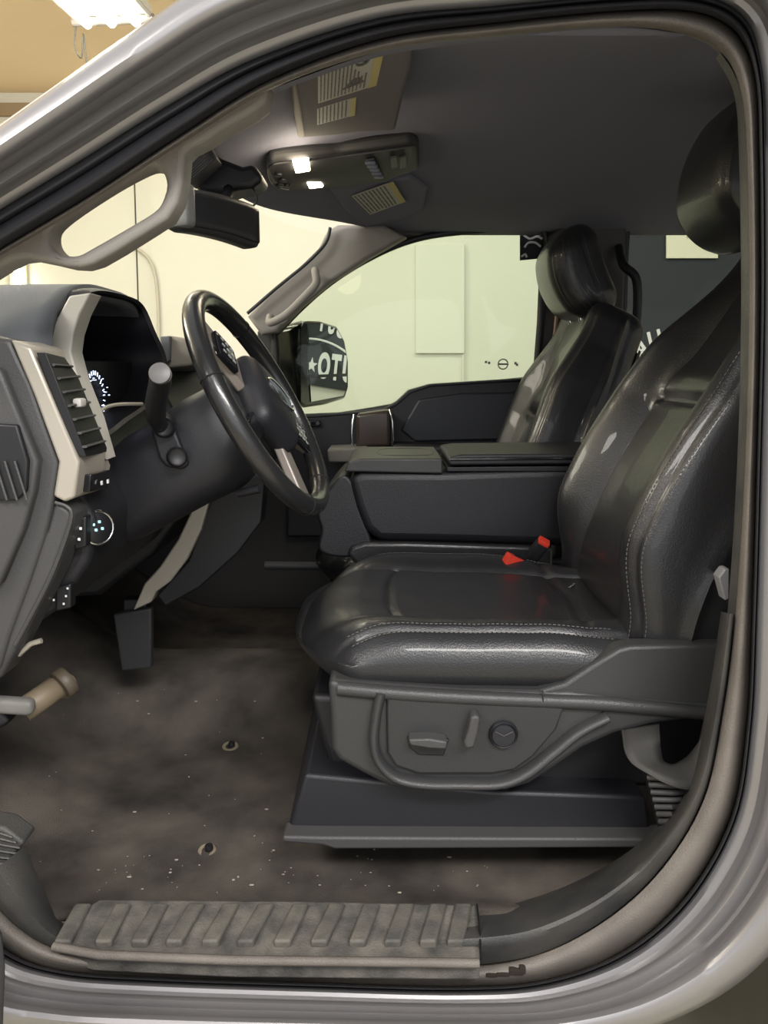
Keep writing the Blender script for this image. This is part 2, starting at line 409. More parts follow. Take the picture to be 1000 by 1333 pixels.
rbox('roof_rail', (1.08, .89, H+.36), (.54, .045, .05), .03, PAINT, body, n=4)
# chipped foam hole in the welt at the bottom
bm = bmesh.new()
for (x, y, sx, sy) in ((640, 1268, 9, 3), (655, 1267, 10, 3), (672, 1264, 11, 5), (680, 1262, 5, 6)):
    bm_rbox(bm, W(x, y, .905), (sx*.0009, .004, sy*.0009), .0015, n=3)
finish('tear', from_bm(bm), mat('tear_dark', (.02, .012, .008), .9), body)
# ------------------------------------------------------------ headliner + cab shell
def roofz(x, y):
    e = abs((y-1.7)/.76)
    z = .472 - (.098 if y < 1.7 else .05)*e**3
    if x < 0: z -= .085*min(1.6, (-x/.33))**1.6
    return H+z
def header_x(y): return -.335+.17*abs((y-1.62)/.66)**2.6
NEARTOP = [inner(0, .95, 4, 12)]
def roof(u, v):
    y = .955+v*1.54
    x0 = header_x(max(y, 1.05)) if y > 1.05 else header_x(1.05)
    x = x0+(1.6-x0)*u
    return Vector((x, y, roofz(x, y)))
o = sheet('ceiling', roof, 60, 40, HEADL, sol=.012); o['kind'] = 'structure'
# near roof side trim: from the welt up to the headliner
nr = inner(0, .95, 5, 10)
o = loft('trim_2', [nr, [Vector((p.x+.0, .975, min(p.z+.004, roofz(p.x, .98)))) for p in nr], [Vector((p.x, 1.0, min(roofz(p.x, 1.0)-.001, p.z+.02))) for p in nr]], HEADL); o['kind'] = 'structure'

# far cab side: panel with window openings
FW = [(357, 440), (366, 428), (395, 398), (430, 368), (470, 342), (515, 320), (560, 307), (620, 300), (680, 296), (702, 298), (711, 308), (712, 330), (708, 400), (700, 478), (698, 492), (640, 500), (560, 520), (440, 541), (372, 545), (360, 520)]
RW = [(822, 290), (880, 284), (980, 280), (1120, 280), (1120, 500), (812, 500), (812, 400), (815, 310)]
OUT = [(335, 480), (335, 432), (430, 310), (470, 296), (560, 278), (700, 268), (1150, 262), (1150, 900), (-60, 900), (-60, 500), (330, 560)]
o = plate('wall_right_cab', [OUT, [Vector(p) for p in FW], [Vector(p) for p in RW]], 2.50, .05, mat('cab_side_trim', (.035, .032, .031), .6, bump=.3, bscale=500), bev=.006); o['kind'] = 'structure'
GL1 = glass('side_glass', (.83, .885, .83), .012); GL2 = glass('windshield_glass', (.95, .97, .93), .015); GL3 = glass('rear_side_glass', (.8, .83, .8), .002)
def pane(name, pts, Y, m):
    o = prism(name, pts, Y, Y+.004, m, bevel=0); o['kind'] = 'structure'; return o
pane('window_1', FW, 2.525, GL1); pane('window_3', RW, 2.525, GL3)
# black rubber run channel around the passenger window
P_ = cr([W(x, y, 2.475) for x, y in FW], 5, True)
o = tube('trim_3', P_, .010, RUBBER, None, 8, True); o['kind'] = 'structure'
P_ = cr([W(x, y, 2.475) for x, y in RW], 4, True)
o = tube('trim_4', P_, .012, RUBBER, None, 8, True); o['kind'] = 'structure'
# windshield
def wsh(u, v):
    y = .93+v*1.6; top = Vector((header_x(max(1.05, y)), y, H+.375)); e = abs((y-1.7)/.8)
    bot = Vector((-1.18+.25*e**2, y, H-.03)); return top.lerp(bot, u)
o = sheet('window_2', wsh, 12, 14, GL2); o['kind'] = 'structure'
# firewall / cowl behind the dash, and far kick panel
def box(name, lo, hi, m, parent=None, r=.01, kind=None, label=None):
    o = rbox(name, [(a+b)/2 for a, b in zip(lo, hi)], [(b-a)/2 for a, b in zip(lo, hi)], r, m, parent, n=4, label=label)
    if kind: o['kind'] = kind
    return o
box('wall_front_cab', (-1.25, .98, H-.95), (-1.2, 2.52, H-.03), PLAST_D, kind='structure')
# passenger seat side B-pillar trim (brownish, with grab handle)
t = thing('passenger_pillar_trim', W(770, 480, 2.44), 'dark pillar trim panel with grab handle behind the passenger headrest', 'pillar trim')
plate('panel', [[(716, 306), (735, 292), (812, 288), (816, 300), (812, 420), (808, 520), (700, 540), (706, 440)]], 2.44, .04, mat('pillar_brown', (.055, .046, .042), .5), t, bev=.008)
tube('weather_strip', [W(708, 330, 2.43), W(704, 420, 2.43), W(698, 495, 2.43)], .012, RUBBER, t, 8)
tube('bright_strip', [W(728, 375, 2.415), W(723, 430, 2.415), W(714, 500, 2.415)], .006, mat('warm_trim', (.25, .17, .11), .3, metal=.3), t, 8)
tube('grab_handle', cr([W(806, 322, 2.42), W(812, 345, 2.36), W(828, 362, 2.34), W(830, 400, 2.34), W(826, 440, 2.36), W(818, 470, 2.42)], 6), .013, PLAST, t, 10)
disc('belt_anchor', W(778, 388, 2.40), (0, -1, 0), .02, .012, PLAST_G, t)

# far A-pillar trim
t = thing('far_pillar_trim', W(370, 410, 2.4), 'grey beige windshield pillar trim with handle on the passenger side', 'pillar trim')
plate('panel', [[(322, 412), (345, 385), (385, 352), (415, 322), (426, 300), (440, 292), (500, 292), (530, 308), (480, 336), (430, 368), (392, 400), (362, 432), (340, 436)]], 2.41, .06, TANTRIM, t, bev=.012, sm=0)
tube('handle', cr([W(352, 412, 2.37), W(352, 420, 2.345), W(372, 410, 2.33), (W(395, 388, 2.33)), W(411, 370, 2.335), W(411, 358, 2.345), W(410, 352, 2.37)], 6), .012, TANTRIM, t, 10)
tube('edge_seal', cr([W(430, 296, 2.375), W(424, 316, 2.375), W(400, 342, 2.375), W(360, 375, 2.375), W(322, 408, 2.375)], 5), .005, RUBBER, t, 8)

# near A-pillar trim with handle opening
t = thing('near_pillar_trim', W(140, 290, 1.0), 'grey windshield pillar trim with long handle opening on the driver side', 'pillar trim')
HOLE = [(62, 306), (67, 293), (92, 273), (138, 243), (176, 222), (196, 215), (210, 222), (216, 240), (210, 262), (198, 276), (162, 298), (120, 322), (100, 332), (80, 331), (66, 320)]
HOLE = [tuple(p) for p in cr([(x, y, 0) for x, y in HOLE], 3, True)]; HOLE = [(p[0], p[1]) for p in HOLE]
LOW = [(-160, 440), (-60, 385), (0, 347), (18, 338), (35, 336), (60, 341), (85, 347), (105, 348), (122, 343), (150, 327), (190, 302), (218, 284), (231, 262), (237, 235), (240, 200), (248, 192), (268, 182), (285, 170), (330, 145), (346, 132), (350, 108)]
UP = [(330, 112), (245, 160), (120, 240), (0, 315), (-160, 410)]
plate('panel', [LOW+UP, HOLE], .965, .045, TANTRIM, t, bev=.007)
# ------------------------------------------------------------ floor
def floorf(u, v):
    x = -1.25+u*2.75; y = .985+v*1.52
    z = -.80
    z += .30*sstep(-.55, -1.15, x)
    z += .10*math.exp(-((y-1.78)/.17)**4)
    z += .022*sstep(1.05, .985, y)
    z += .005*noise.noise(Vector((x*5, y*5, 0)))+.0025*noise.noise(Vector((x*22, y*22, 3)))
    return Vector((x, y, H+z))
o = sheet('floor', floorf, 110, 70, CARPET, sol=.01); o['kind'] = 'structure'
def fz(x, y):
    return floorf((x+1.25)/2.75, (y-.985)/1.52).z
def onfloor(px, py):
    lo, hi = .985, 2.45
    for _ in range(40):
        m = (lo+hi)/2; p = W(px, py, m)
        if p.z > fz(p.x, m): lo = m
        else: hi = m
    return W(px, py, lo)
# scuff plate
t = thing('sill_scuff_plate', (-.15, .93, H-.76), 'dusty ribbed plastic scuff plate along the door sill', 'sill plate')
sp = [WZ(622, 1177, H-.757), WZ(625, 1251, H-.765), WZ(300, 1248, H-.765), WZ(120, 1240, H-.765), WZ(70, 1225, H-.762), WZ(95, 1190, H-.757), WZ(130, 1170, H-.757), WZ(400, 1172, H-.757)]
bm = bmesh.new(); bm_prism(bm, sp, [p-Vector((0, 0, .03)) for p in sp]); finish('plate', from_bm(bm), SCUFF, t, bevel=.004)
bm = bmesh.new()
ribs = [(110, 80), (162, 133), (210, 180), (257, 225), (302, 272), (348, 318), (393, 366), (440, 414), (485, 464), (530, 510), (572, 556), (604, 592)]
for a_, b_ in ribs:
    A = [WZ(a_-12, 1178, H-.757), WZ(a_+10, 1178, H-.757), WZ(b_+12, 1228, H-.757), WZ(b_-10, 1228, H-.757)]
    A = [p+Vector((0, 0, .0)) for p in A]; bm_prism(bm, [p+Vector((0, 0, .004)) for p in A], [p-Vector((0, 0, .012)) for p in A])
finish('rib_set', from_bm(bm), mat('scuff_rib', (.065, .061, .056), .7, bump=.5, bscale=300, var=.7, vscale=30, col2=(.13, .12, .10)), t, bevel=.0035)
tube('front_lip', [WZ(70, 1232, H-.76), WZ(130, 1243, H-.76), WZ(300, 1250, H-.76), WZ(480, 1252, H-.76), WZ(624, 1254, H-.76)], .006, WELT, t, 8)
tube('joint_seam', [WZ(621, 1177, H-.753), WZ(625, 1215, H-.753), WZ(626, 1251, H-.756)], .0015, PLAST_D, t, 6)
# carpet anchors
for k, (x, y, lab) in enumerate(((270, 1110, 'tan floor mat anchor ring on the carpet near the sill'), (300, 974, 'tan floor mat anchor ring deeper in the footwell'))):
    p = onfloor(x, y); t = thing('mat_anchor', p, lab, 'floor anchor')
    disc('ring', p+Vector((0, 0, -.004)), (0, -.15, 1), .018 if k == 0 else .02, .010, mat('anchor_tan', (.20, .165, .12), .55), t, prof=[(.45, .2), (.5, 1), (.8, 1.1), (1, .5), (1.05, 0)])
    disc('stud', p+Vector((.003, 0, .0)), (0, 0, 1), .007, .014, PLAST_D, t)
# scattered debris
bm = bmesh.new()
spots = [(random.gauss(300, 130), random.uniform(900, 1175)) for _ in range(60)]+[(random.uniform(120, 420), random.gauss(1140, 22)) for _ in range(34)]+[(random.uniform(440, 640), random.uniform(1110, 1170)) for _ in range(16)]
for x, y in spots:
    if x < 5 or y > 1168 or (x > 360 and y < 1100): continue
    p = onfloor(x, y); r = random.choice((.0008, .001, .0014, .0022))
    bmesh.ops.create_icosphere(bm, subdivisions=1, radius=r, matrix=Matrix.Translation(p+Vector((0, 0, .0065))) @ Matrix.Diagonal((random.uniform(.7, 2.2), 1, .6, 1)))
tag(finish('floor_debris', from_bm(bm), mat('debris', (.32, .29, .24), .8)), 'tiny pale crumbs scattered over the dirty carpet', 'debris', kind='stuff')

# ------------------------------------------------------------ seats
SP = [(.350, -.436), (.353, -.38), (.363, -.32), (.386, -.25), (.430, -.15), (.508, -.02), (.574, .08), (.624, .165), (.680, .258)]
SPc = cr([(x, 0, z) for x, z in SP], 8); SPL = [0]
for a_, b_ in zip(SPc, SPc[1:]): SPL.append(SPL[-1]+(b_-a_).length)
LB = SPL[-1]
def spine(s):
    s = max(-.05, s)
    if s < 0: t_ = (SPc[1]-SPc[0]).normalized(); return SPc[0]+t_*s, t_
    for i in range(len(SPc)-1):
        if s <= SPL[i+1] or i == len(SPc)-2:
            k = (s-SPL[i])/(SPL[i+1]-SPL[i]); t0 = (SPc[min(i+1, len(SPc)-1)]-SPc[max(i-1, 0)]).normalized(); t1 = (SPc[min(i+2, len(SPc)-1)]-SPc[i]).normalized()
            return SPc[i]+(SPc[i+1]-SPc[i])*k, t0.lerp(t1, min(1, max(0, k))).normalized()
def back_w(s):  # half width factor
    return lerp_tab([(0, .97), (.12, 1.0), (.42, 1.0), (.56, .90), (.66, .80), (.76, .74)], s)
def groove(d, w_, a_): return -a_*math.exp(-(d/w_)**2)
def back_fn(q, mk=None):
    s = q.x+LB/2; y = q.y*back_w(s); t = q.z  # t: + front
    hy = .26*back_w(s); e = abs(y)/hy
    front = sstep(.01, .05, t)
    bol = .045*sstep(.05, .2, s)*sstep(.72, .50, s)+.012
    tt = t+front*bol*sstep(.50, .80, e)
    tt += front*(groove(e-.56, .035, .010)*sstep(.44, .40, s)+groove(e-.50, .03, .005)*sstep(.42, .46, s)+groove(e-.93, .018, .0055))
    tt += front*(groove(s-.435, .009, .013)*sstep(.60, .46, e)+ .009*math.exp(-((s-.47)/.035)**2)*sstep(.6, .45, e))
    tt += front*groove(abs(y)-.012, .006, .003)*sstep(.43, .40, s)*0
    if e > .8: y += math.copysign(groove(t-.012+.03*s, .007, .009), y)*sstep(.9, .98, e)*-1*-1
    return s, y, tt
def back_place(s, y, tt, cy=1.342):
    p, tn = spine(s); n = Vector((-tn.z, 0, tn.x))  # points to the front (-x)
    return Vector((p.x, cy+y, p.z+H))+n*(tt-.078-.032)
def seat(label, loc):
    t = thing('front_seat', loc, label, 'car seat', 'black leather front seats')
    # back
    bm = bmesh.new()
    bm_rbox(bm, (0, 0, 0), (LB/2, .26, .080), .05, n=(110, 72, 18), fn=lambda q: back_place(*back_fn(q)))
    bk = finish('backrest', from_bm(bm), LEATHER, t)
    for sgn in (-1, 1):
        for e in (.885, .965):
            bm = bmesh.new(); path = []
            for i in range(60):
                s = .03+i/59*(LB-.1); q = Vector((s-LB/2, sgn*.26*e, .062)); d = max(0, .26*e-.21)
                q.z = .030+math.sqrt(max(0, .05**2-d*d)); ss, yy, tt = back_fn(q)
                path.append(back_place(ss, yy, tt+.0006))
            stitches(bm, path); finish('stitching', from_bm(bm), STITCH, bk)
    # hard shell behind
    def shell(u, v):
        s = .02+u*(LB-.10); a = (v-.5)*math.pi; hy = .235*back_w(s)
        y = hy*math.sin(a)*1.0; tt = -.078-.02*abs(math.cos(a))**.5
        return back_place(s, y, tt)
    sheet('back_shell', shell, 24, 20, PLAST_D, bk)
    # headrest
    hc = Vector((.607, 1.35, H+.325)); Rh = Matrix.Rotation(math.radians(16), 3, 'Y')
    def hfn(q):
        e = abs(q.y)/.125
        q = q.copy()
        if q.x < 0: q.x -= .028*(1-(q.z/.125)**2)*(1-.25*e*e)+groove(e-.86, .03, -.004)
        q.x += .012*(q.z/.12)**2
        if e > .85: q.y += math.copysign(.004*math.exp(-((q.x-.0)/.005)**2)*-1, q.y)
        q.z *= 1-.08*e**3
        return q
    bm = bmesh.new(); bm_rbox(bm, hc, (.062, .13, .125), .058, Rh, 40, hfn)
    hd = finish('headrest', from_bm(bm), LEATHER, t)
    for sgn in (-1, 1):
        for xo in (-.032, -.018, .014):
            bm = bmesh.new(); path = []
            for i in range(40):
                a = -2.4+i/39*4.8
                zz = .112*math.sin(a*.55); q = Vector((xo+.0*abs(a), sgn*(.1325-.020*abs(zz/.112)**4), zz)); path.append(hc+Rh @ hfn(q)+Vector((0, 0, 0)))
            stitches(bm, path, .0007); finish('stitching', from_bm(bm), STITCH, hd)
    for sy in (-.06, .06):
        tube('headrest_post', [Vector((.645, 1.35+sy, H+.17)), hc+Vector((.02, sy, -.05))], .006, CHROME, t, 10)
    # cushion
    cx0, cx1 = -.155, .425; cl = (cx1-cx0)/2; cc = Vector(((cx0+cx1)/2, 1.345, H-.437))
    def cfn(q):
        q = q.copy(); e = abs(q.y)/.262; f = (q.x+cl)/(2*cl); top = sstep(.0, .03, q.z)
        x, y = q.x, q.y
        q.z += top*(.016*sstep(.52, .78, e)-.012*sstep(.1, .5, f)*(1-e*e)-.010)
        q.z += top*(groove(e-.60, .022, .0065)*sstep(.10, .2, f)+groove(e-.90, .014, .007)*sstep(.02, .12, f))
        q.z += top*groove(f-.30+.02*(1-e*e), .010, .0065)*sstep(.62, .58, e)
        q.z += top*groove(f-.80-.05*(1-e), .016, .005)*sstep(.9, .8, e)
        q.z -= .035*sstep(.26, .0, f)**2*top
        q.x += .075*sstep(.0, 1.0, e)**1.5*sstep(.7, 0, f)*e
        q.x += .02*sstep(.0, -.06, q.z)*sstep(.3, 0, f)
        q.z -= top*.02*sstep(.65, 1, f)*sstep(.6, 1, e)
        q.y *= 1-(.34 if q.y > 0 else .06)*sstep(.55 if q.y > 0 else .75, 1, f)
        q.z += top*.0016*noise.noise(Vector((x*14, y*14, 1)))
        q.y += math.copysign(.010*sstep(.9, 1, e)*math.cos(q.z/.055*1.4), q.y)
        return q
    bm = bmesh.new(); bm_rbox(bm, cc, (cl, .262, .055), .05, None, (110, 90, 14), cfn)
    cu = finish('seat_cushion', from_bm(bm), LEATHER, t)
    for sgn in (-1, 1):
        for e in (.868, .930):
            bm = bmesh.new(); path = []
            for i in range(60):
                f = .07+i/59*.80; yy = .262*e; d = max(0, yy-.212); q = Vector((-cl+f*2*cl, sgn*yy, .005+math.sqrt(.05**2-d*d)))
                path.append(cc+cfn(q)+Vector((0, 0, .0008)))
            stitches(bm, path); finish('stitching', from_bm(bm), STITCH, cu)
    # plastic side skirt
    SK = [(427, 886), (500, 892), (600, 899), (700, 901), (740, 900), (790, 906), (870, 912), (960, 918), (960, 935), (900, 938), (850, 944), (800, 957), (760, 975), (720, 1003), (690, 1022), (660, 1031), (540, 1032), (505, 1025), (470, 1007), (440, 990), (431, 975), (430, 930)]
    sk = prism('side_skirt', SK, 1.06, 1.13, SEATP, t, bevel=.010, seg=4)
    prism('rear_wing', [(700, 900), (735, 890), (770, 867), (806, 845), (822, 841), (960, 838), (960, 930), (850, 925), (720, 915)], 1.064, 1.10, SEATP, sk, bevel=.006, seg=3)
    prism('rear_wing', [(700, 898), (735, 890), (770, 868), (812, 842), (850, 835), (905, 808), (970, 798), (970, 930), (850, 925), (720, 915)], 1.098, 1.14, SEATP, sk, bevel=.010, seg=4)
    tube('ridge', cr([W(496, 900, 1.058), W(490, 930, 1.056), W(487, 965, 1.054), W(494, 990, 1.054), W(515, 1010, 1.054), W(550, 1018, 1.054), (W(600, 1019, 1.054)), W(650, 1018, 1.054), W(685, 1005, 1.054), W(720, 978, 1.055), W(755, 950, 1.056), W(790, 932, 1.058)], 6), .016, SEATP, sk, 14, flat=.5)
    tube('ridge', cr([W(440, 896, 1.062), W(520, 903, 1.060), W(620, 909, 1.06), W(720, 913, 1.06), W(800, 917, 1.06), W(940, 930, 1.063)], 6), .011, SEATP, sk, 12)
    prism('control_panel', [(503, 907), (700, 913), (735, 921), (725, 950), (695, 985), (670, 1003), (640, 1008), (545, 1008), (515, 998), (504, 980)], 1.052, 1.065, mat('recess_plastic', (.026, .026, .027), .5, bump=.3, bscale=500), sk, bevel=.004)
    # controls
    lv = prism('slide_lever', [(532, 963), (560, 962), (583, 966), (581, 976), (560, 975), (534, 971)], 1.030, 1.055, PLAST_G, t, bevel=.003)
    prism('lever_pocket', [(530, 960), (585, 963), (578, 984), (545, 983), (533, 974)], 1.048, 1.056, PLAST_D, t, bevel=.002)
    prism('recline_lever', [(613, 934), (620, 931), (626, 935), (623, 955), (618, 974), (606, 976), (604, 966), (610, 950)], 1.030, 1.055, PLAST_G, t, bevel=.004)
    dk = W(655, 955, 1.052)
    disc('lumbar_knob', dk, (0, -1, 0), .0205, .008, PLAST, t, prof=[(1.05, 0), (1.05, .6), (.95, 1), (.86, .7), (.8, 1), (0, 1.1)])
    bm = bmesh.new(); bm_rbox(bm, dk+Vector((-.006, -.009, .004)), (.008, .0015, .0012), .001, Matrix.Rotation(math.radians(28), 3, 'Y'), 2); bm_rbox(bm, dk+Vector((.006, -.009, .004)), (.008, .0015, .0012), .001, Matrix.Rotation(math.radians(-28), 3, 'Y'), 2)
    finish('knob_mark', from_bm(bm), PLAST_G, t)
    # skirt seams and lower riser
    for sx in (505, 707):
        tube('seam', [W(sx, 896, 1.0585), W(sx, 912, 1.050), W(sx, 930, 1.0585)], .001, PLAST_D, sk, 6)
    rs = prism('riser', [(397, 1008), (640, 1030), (820, 1036), (842, 1040), (850, 1102), (432, 1100), (372, 1092)], 1.09, 1.58, PLAST, t, bevel=.006)
    prism('floor_rail', [(368, 1089), (420, 1090), (870, 1092), (872, 1104), (436, 1106), (420, 1101), (368, 1097)], 1.06, 1.10, PLAST_G, rs, bevel=.004)
    prism('frame_pan', [(405, 905), (960, 930), (960, 1030), (430, 1010)], 1.14, 1.57, PLAST_D, t, bevel=.01)
    # corner tuck of the cover
    tube('cover_fold', cr([W(748, 760, 1.40), W(736, 770, 1.395), W(728, 782, 1.39)], 4), .003, LEATHER, t, 8)
    return t
seat1 = seat('black leather driver seat nearest the camera, power controls on its side', (.12, 1.35, H-.80))
def copy_tree(o, parent=None):
    c = o.copy(); C.objects.link(c); c.parent = parent
    for ch in list(o.children): copy_tree(ch, c)
    return c
s2 = copy_tree(seat1); s2.location = seat1.location+Vector((-.040, .84, -.085))
pv = Vector((.41, 0, H-.17))-seat1.location; pv.y = 0
hcl = Vector((.607, 0, H+.325))-seat1.location; hcl.y = 0
def about(p, deg): return Matrix.Translation(p) @ Matrix.Rotation(math.radians(deg), 4, 'Y') @ Matrix.Translation(-p)
for ch in s2.children:
    if ch.name.startswith('backrest'): ch.matrix_local = Matrix.Translation((-.012, 0, 0)) @ about(pv, -9) @ Matrix.Translation(pv) @ Matrix.Diagonal((.86, 1, .97, 1)) @ Matrix.Translation(-pv)
    elif ch.name.startswith('headrest_post'): ch.matrix_local = about(pv, -11) @ Matrix.Translation((0, 0, -.01))
    elif ch.name.startswith('headrest'): ch.matrix_local = about(pv, -11) @ Matrix.Translation((.052, 0, -.028)) @ about(hcl, -28)
s2['label'] = 'black leather passenger seat on the far side beyond the centre console'

# ------------------------------------------------------------ centre console / folded centre seat
t = thing('centre_console', (.15, 1.8, H-.78), 'black padded centre console armrest with cup holder tray between the seats', 'console')
prism('padded_body', [(452, 622), (470, 612), (580, 612), (780, 606), (780, 720), (720, 712), (600, 708), (492, 706), (474, 690), (462, 660)], 1.665, 1.91, LEATHER2, t, bevel=.022, seg=5)
prism('front_cushion', [(418, 690), (413, 672), (416, 655), (432, 632), (448, 618), (462, 634), (470, 668), (484, 706), (478, 722), (440, 726), (415, 716)], 1.675, 1.92, LEATHER2, t, bevel=.02, seg=5, smooth_pts=4)
zt = H-.197
tray = prism('tray', [(448, 614), (455, 601), (470, 597), (576, 597), (577, 617)], 1.66, 1.925, SEATP, t, bevel=.004, label='grey plastic cup holder tray')
cp = WZ(527, 590, zt+.004)
bm = bmesh.new(); bm_rbox(bm, cp+Vector((0, 0, -.001)), (.062, .075, .002), .0018, n=3); finish('cup_well_shade', from_bm(bm), mat('well_shade', (.004, .004, .004), .95, spec=.1), tray)  # flat slab on the tray, shade of the cup recess put into its black
tube('well_rim', cr([cp+Vector((.064*math.copysign(abs(math.cos(a_))**.5, math.cos(a_)), .08*math.copysign(abs(math.sin(a_))**.6, math.sin(a_)), .001)) for a_ in [i*math.pi/8 for i in range(16)]], 3, True), .0035, SEATP, tray, 8, True)
prism('lid', [(583, 600), (585, 595), (600, 592), (800, 590), (800, 604), (586, 606)], 1.655, 1.925, PLAST, t, bevel=.006, label='black hinged console lid')
prism('lid_base', [(582, 608), (800, 606), (800, 614), (582, 614)], 1.665, 1.92, PLAST_D, t, bevel=.002)
tube('lid_edge', [W(586, 598, 1.652), W(700, 597, 1.652), W(800, 596, 1.652)], .0025, GLOSSB, t, 8)
# centre seat cushion piece low in front of the console
t = thing('centre_seat_cushion', W(490, 720, 1.78), 'small black leather centre seat cushion below the console', 'seat cushion')
prism('cushion', [(452, 722), (456, 712), (475, 706), (530, 706), (720, 712), (720, 745), (470, 742)], 1.66, 1.90, LEATHER, t, bevel=.014, seg=5)
prism('base', [(480, 740), (700, 748), (700, 860), (500, 850)], 1.70, 1.90, PLAST_D, t, bevel=.01)

# seat belt buckles
def buckle(loc, rot, lab, long=0):
    t = thing('seat_belt_buckle', loc, lab, 'buckle', 'seat belt buckles beside the driver seat'); R = rot
    rbox('housing', Vector(loc)+R @ Vector((0, 0, -.022)), (.014, .010, .026), .004, PLAST_D, t, R, 6)
    rbox('release_button', Vector(loc)+R @ Vector((0, -.002*(long > 0), .006-long*.7)), (.012, .0095 if long == 0 else .011, .005+long), .002, RED, t, R, 4, label='red release button')
    tube('stalk', [Vector(loc)+R @ Vector((0, 0, -.045)), Vector(loc)+R @ Vector((0, .0, -.12))], .008, PLAST_D, t, 8, flat=.4)
buckle(W(706, 708, 1.53), Matrix.Rotation(math.radians(28), 3, 'Y') @ Matrix.Rotation(math.radians(25), 3, 'X'), 'black seat belt buckle with red button, upper of the two')
buckle(W(666, 729, 1.525), Matrix.Rotation(math.radians(-62), 3, 'Y') @ Matrix.Rotation(math.radians(20), 3, 'X'), 'seat belt buckle with long red button lying lower left', .014)

# ------------------------------------------------------------ passenger door
t = thing('door_1', W(560, 600, 2.45), None, None, kind='structure')
prism('upper_panel', [(372, 541), (440, 538), (500, 532), (516, 523), (532, 508), (560, 500), (620, 496), (702, 492), (720, 560), (720, 700), (372, 700)], 2.44, 2.47, PLAST, t, bevel=.010, seg=4)
prism('armrest', [(512, 578), (620, 582), (720, 584), (720, 640), (512, 640)], 2.34, 2.45, PLAST, t, bevel=.012, seg=4)
prism('recess', [(545, 520), (600, 512), (696, 510), (690, 572), (540, 575), (522, 560)], 2.425, 2.445, mat('door_inset', (.018, .020, .028), .5), t, bevel=.006)
prism('pull_grip', [(463, 539), (508, 533), (509, 582), (463, 584)], 2.36, 2.45, mat('brown_gloss', (.05, .036, .03), .25), t, bevel=.012, seg=4)
tube('chrome_edge', cr([W(461, 540, 2.37), W(458, 560, 2.36), W(459, 584, 2.36)], 4), .0045, CHROME, t, 8)
tube('chrome_edge', cr([W(507, 533, 2.37), W(511, 550, 2.36), W(511, 580, 2.36)], 4), .0045, CHROME, t, 8)
prism('armrest_trim', [(426, 585), (478, 583), (480, 602), (428, 602)], 2.30, 2.44, TANTRIM, t, bevel=.006)
rbox('lock_switch', W(408, 551, 2.432), (.022, .008, .010), .003, GLOSSB, t)
bm = bmesh.new(); bm_rbox(bm, W(403, 551, 2.422), (.005, .002, .005), .001, n=2); bm_rbox(bm, W(414, 551, 2.422), (.006, .002, .004), .001, n=2); finish('switch_mark', from_bm(bm), PLAST_G, t)
tube('lock_pin', [W(687, 500, 2.44), W(687, 488, 2.44)], .006, PLAST_D, t, 8)
tube('sail_panel', [W(357, 430, 2.46), W(362, 500, 2.46), W(372, 543, 2.46)], .012, PLAST_D, t, 8)
prism('belt_seal', [(372, 541), (440, 538), (500, 532), (516, 523), (532, 508), (560, 500), (700, 491), (700, 494), (560, 503), (534, 512), (517, 527), (500, 536), (372, 546)], 2.435, 2.50, RUBBER, t, bevel=.002)
# window stickers
t = thing('window_sticker', W(693, 318, 2.515), 'black square sticker with white swirls in the window corner', 'sticker')
prism('film', [(677, 299), (702, 299), (709, 306), (709, 336), (677, 339)], 2.512, 2.515, mat('sticker_black', (.02, .022, .024), .3), t, bevel=0)
bm = bmesh.new()
for pl in ([(683, 322), (688, 316), (697, 316), (704, 321)], [(682, 306), (690, 311), (699, 308), (706, 311)], [(696, 304), (701, 306), (706, 304)], [(679, 334), (684, 331), (686, 335)]):
    bm_tube(bm, cr([W(x, y, 2.511) for x, y in pl], 4), .0035, 6)
finish('swirl_mark', from_bm(bm), WHITE, t)
t = thing('etched_mark', W(655, 475, 2.52), 'faint grey etched marks low in the passenger window', 'etching')
bm = bmesh.new(); c0 = W(655, 474, 2.518)
bm_tube(bm, [c0+Vector((.016*math.cos(k*.524), 0, .016*math.sin(k*.524))) for k in range(12)], .0022, 5, True)
bm_tube(bm, [c0+Vector((-.016, 0, 0)), c0+Vector((.016, 0, 0))], .003, 5)
finish('ring_mark', from_bm(bm), mat('etch', (.35, .36, .3), .8), t)
for dx in (-.055, -.045, .04, .045): rbox('speck_mark', c0+Vector((dx, 0, random.uniform(-.01, .01))), (.004, .001, .004), .001, MATS['etch'], t, n=2)

# ------------------------------------------------------------ side mirror outside
mp = W(429, 462, 2.78)
tgt = Vector((AX.x+.20, yl, AX.z-.18))
inc = (mp-Vector((0, 0, H))).normalized(); out = (tgt-mp).normalized(); n = (out-inc).normalized()
t = thing('side_mirror', W(385, 530, 2.75), 'black towing side mirror outside the passenger window reflecting white letters', 'side mirror')
zx = Vector((0, 0, 1)); sx = n.cross(zx).normalized()*-1; ux = n.cross(sx).normalized()
if ux.z < 0: ux = -ux
if sx.y < 0: sx = -sx
def on_mirror(px, py, off=0):
    a_ = (px-500)/1000; b_ = (666.5-py)/1000
    d_ = Vector((a_, math.cos(PIT)+b_*math.sin(PIT), -math.sin(PIT)+b_*math.cos(PIT)))
    o_ = Vector((0, 0, H)); k = (mp+n*off-o_).dot(n)/d_.dot(n); return o_+d_*k
MIR = mat('mirror_glass', (.9, .9, .9), .0, metal=1)
def mprism(name, pts, o0, o1, m, bevel=.002, shift=None, sc=1, sm=0):
    A = [on_mirror(x, y) for x, y in pts]
    if sm: A = cr(A, sm, True)
    c_ = sum(A, Vector())/len(A)
    B = [c_+(p-c_)*sc+n*o1 for p in A]; A = [p+n*o0 for p in A]
    bm = bmesh.new(); bm_prism(bm, A, B); return finish(name, from_bm(bm), m, t, bevel=bevel)
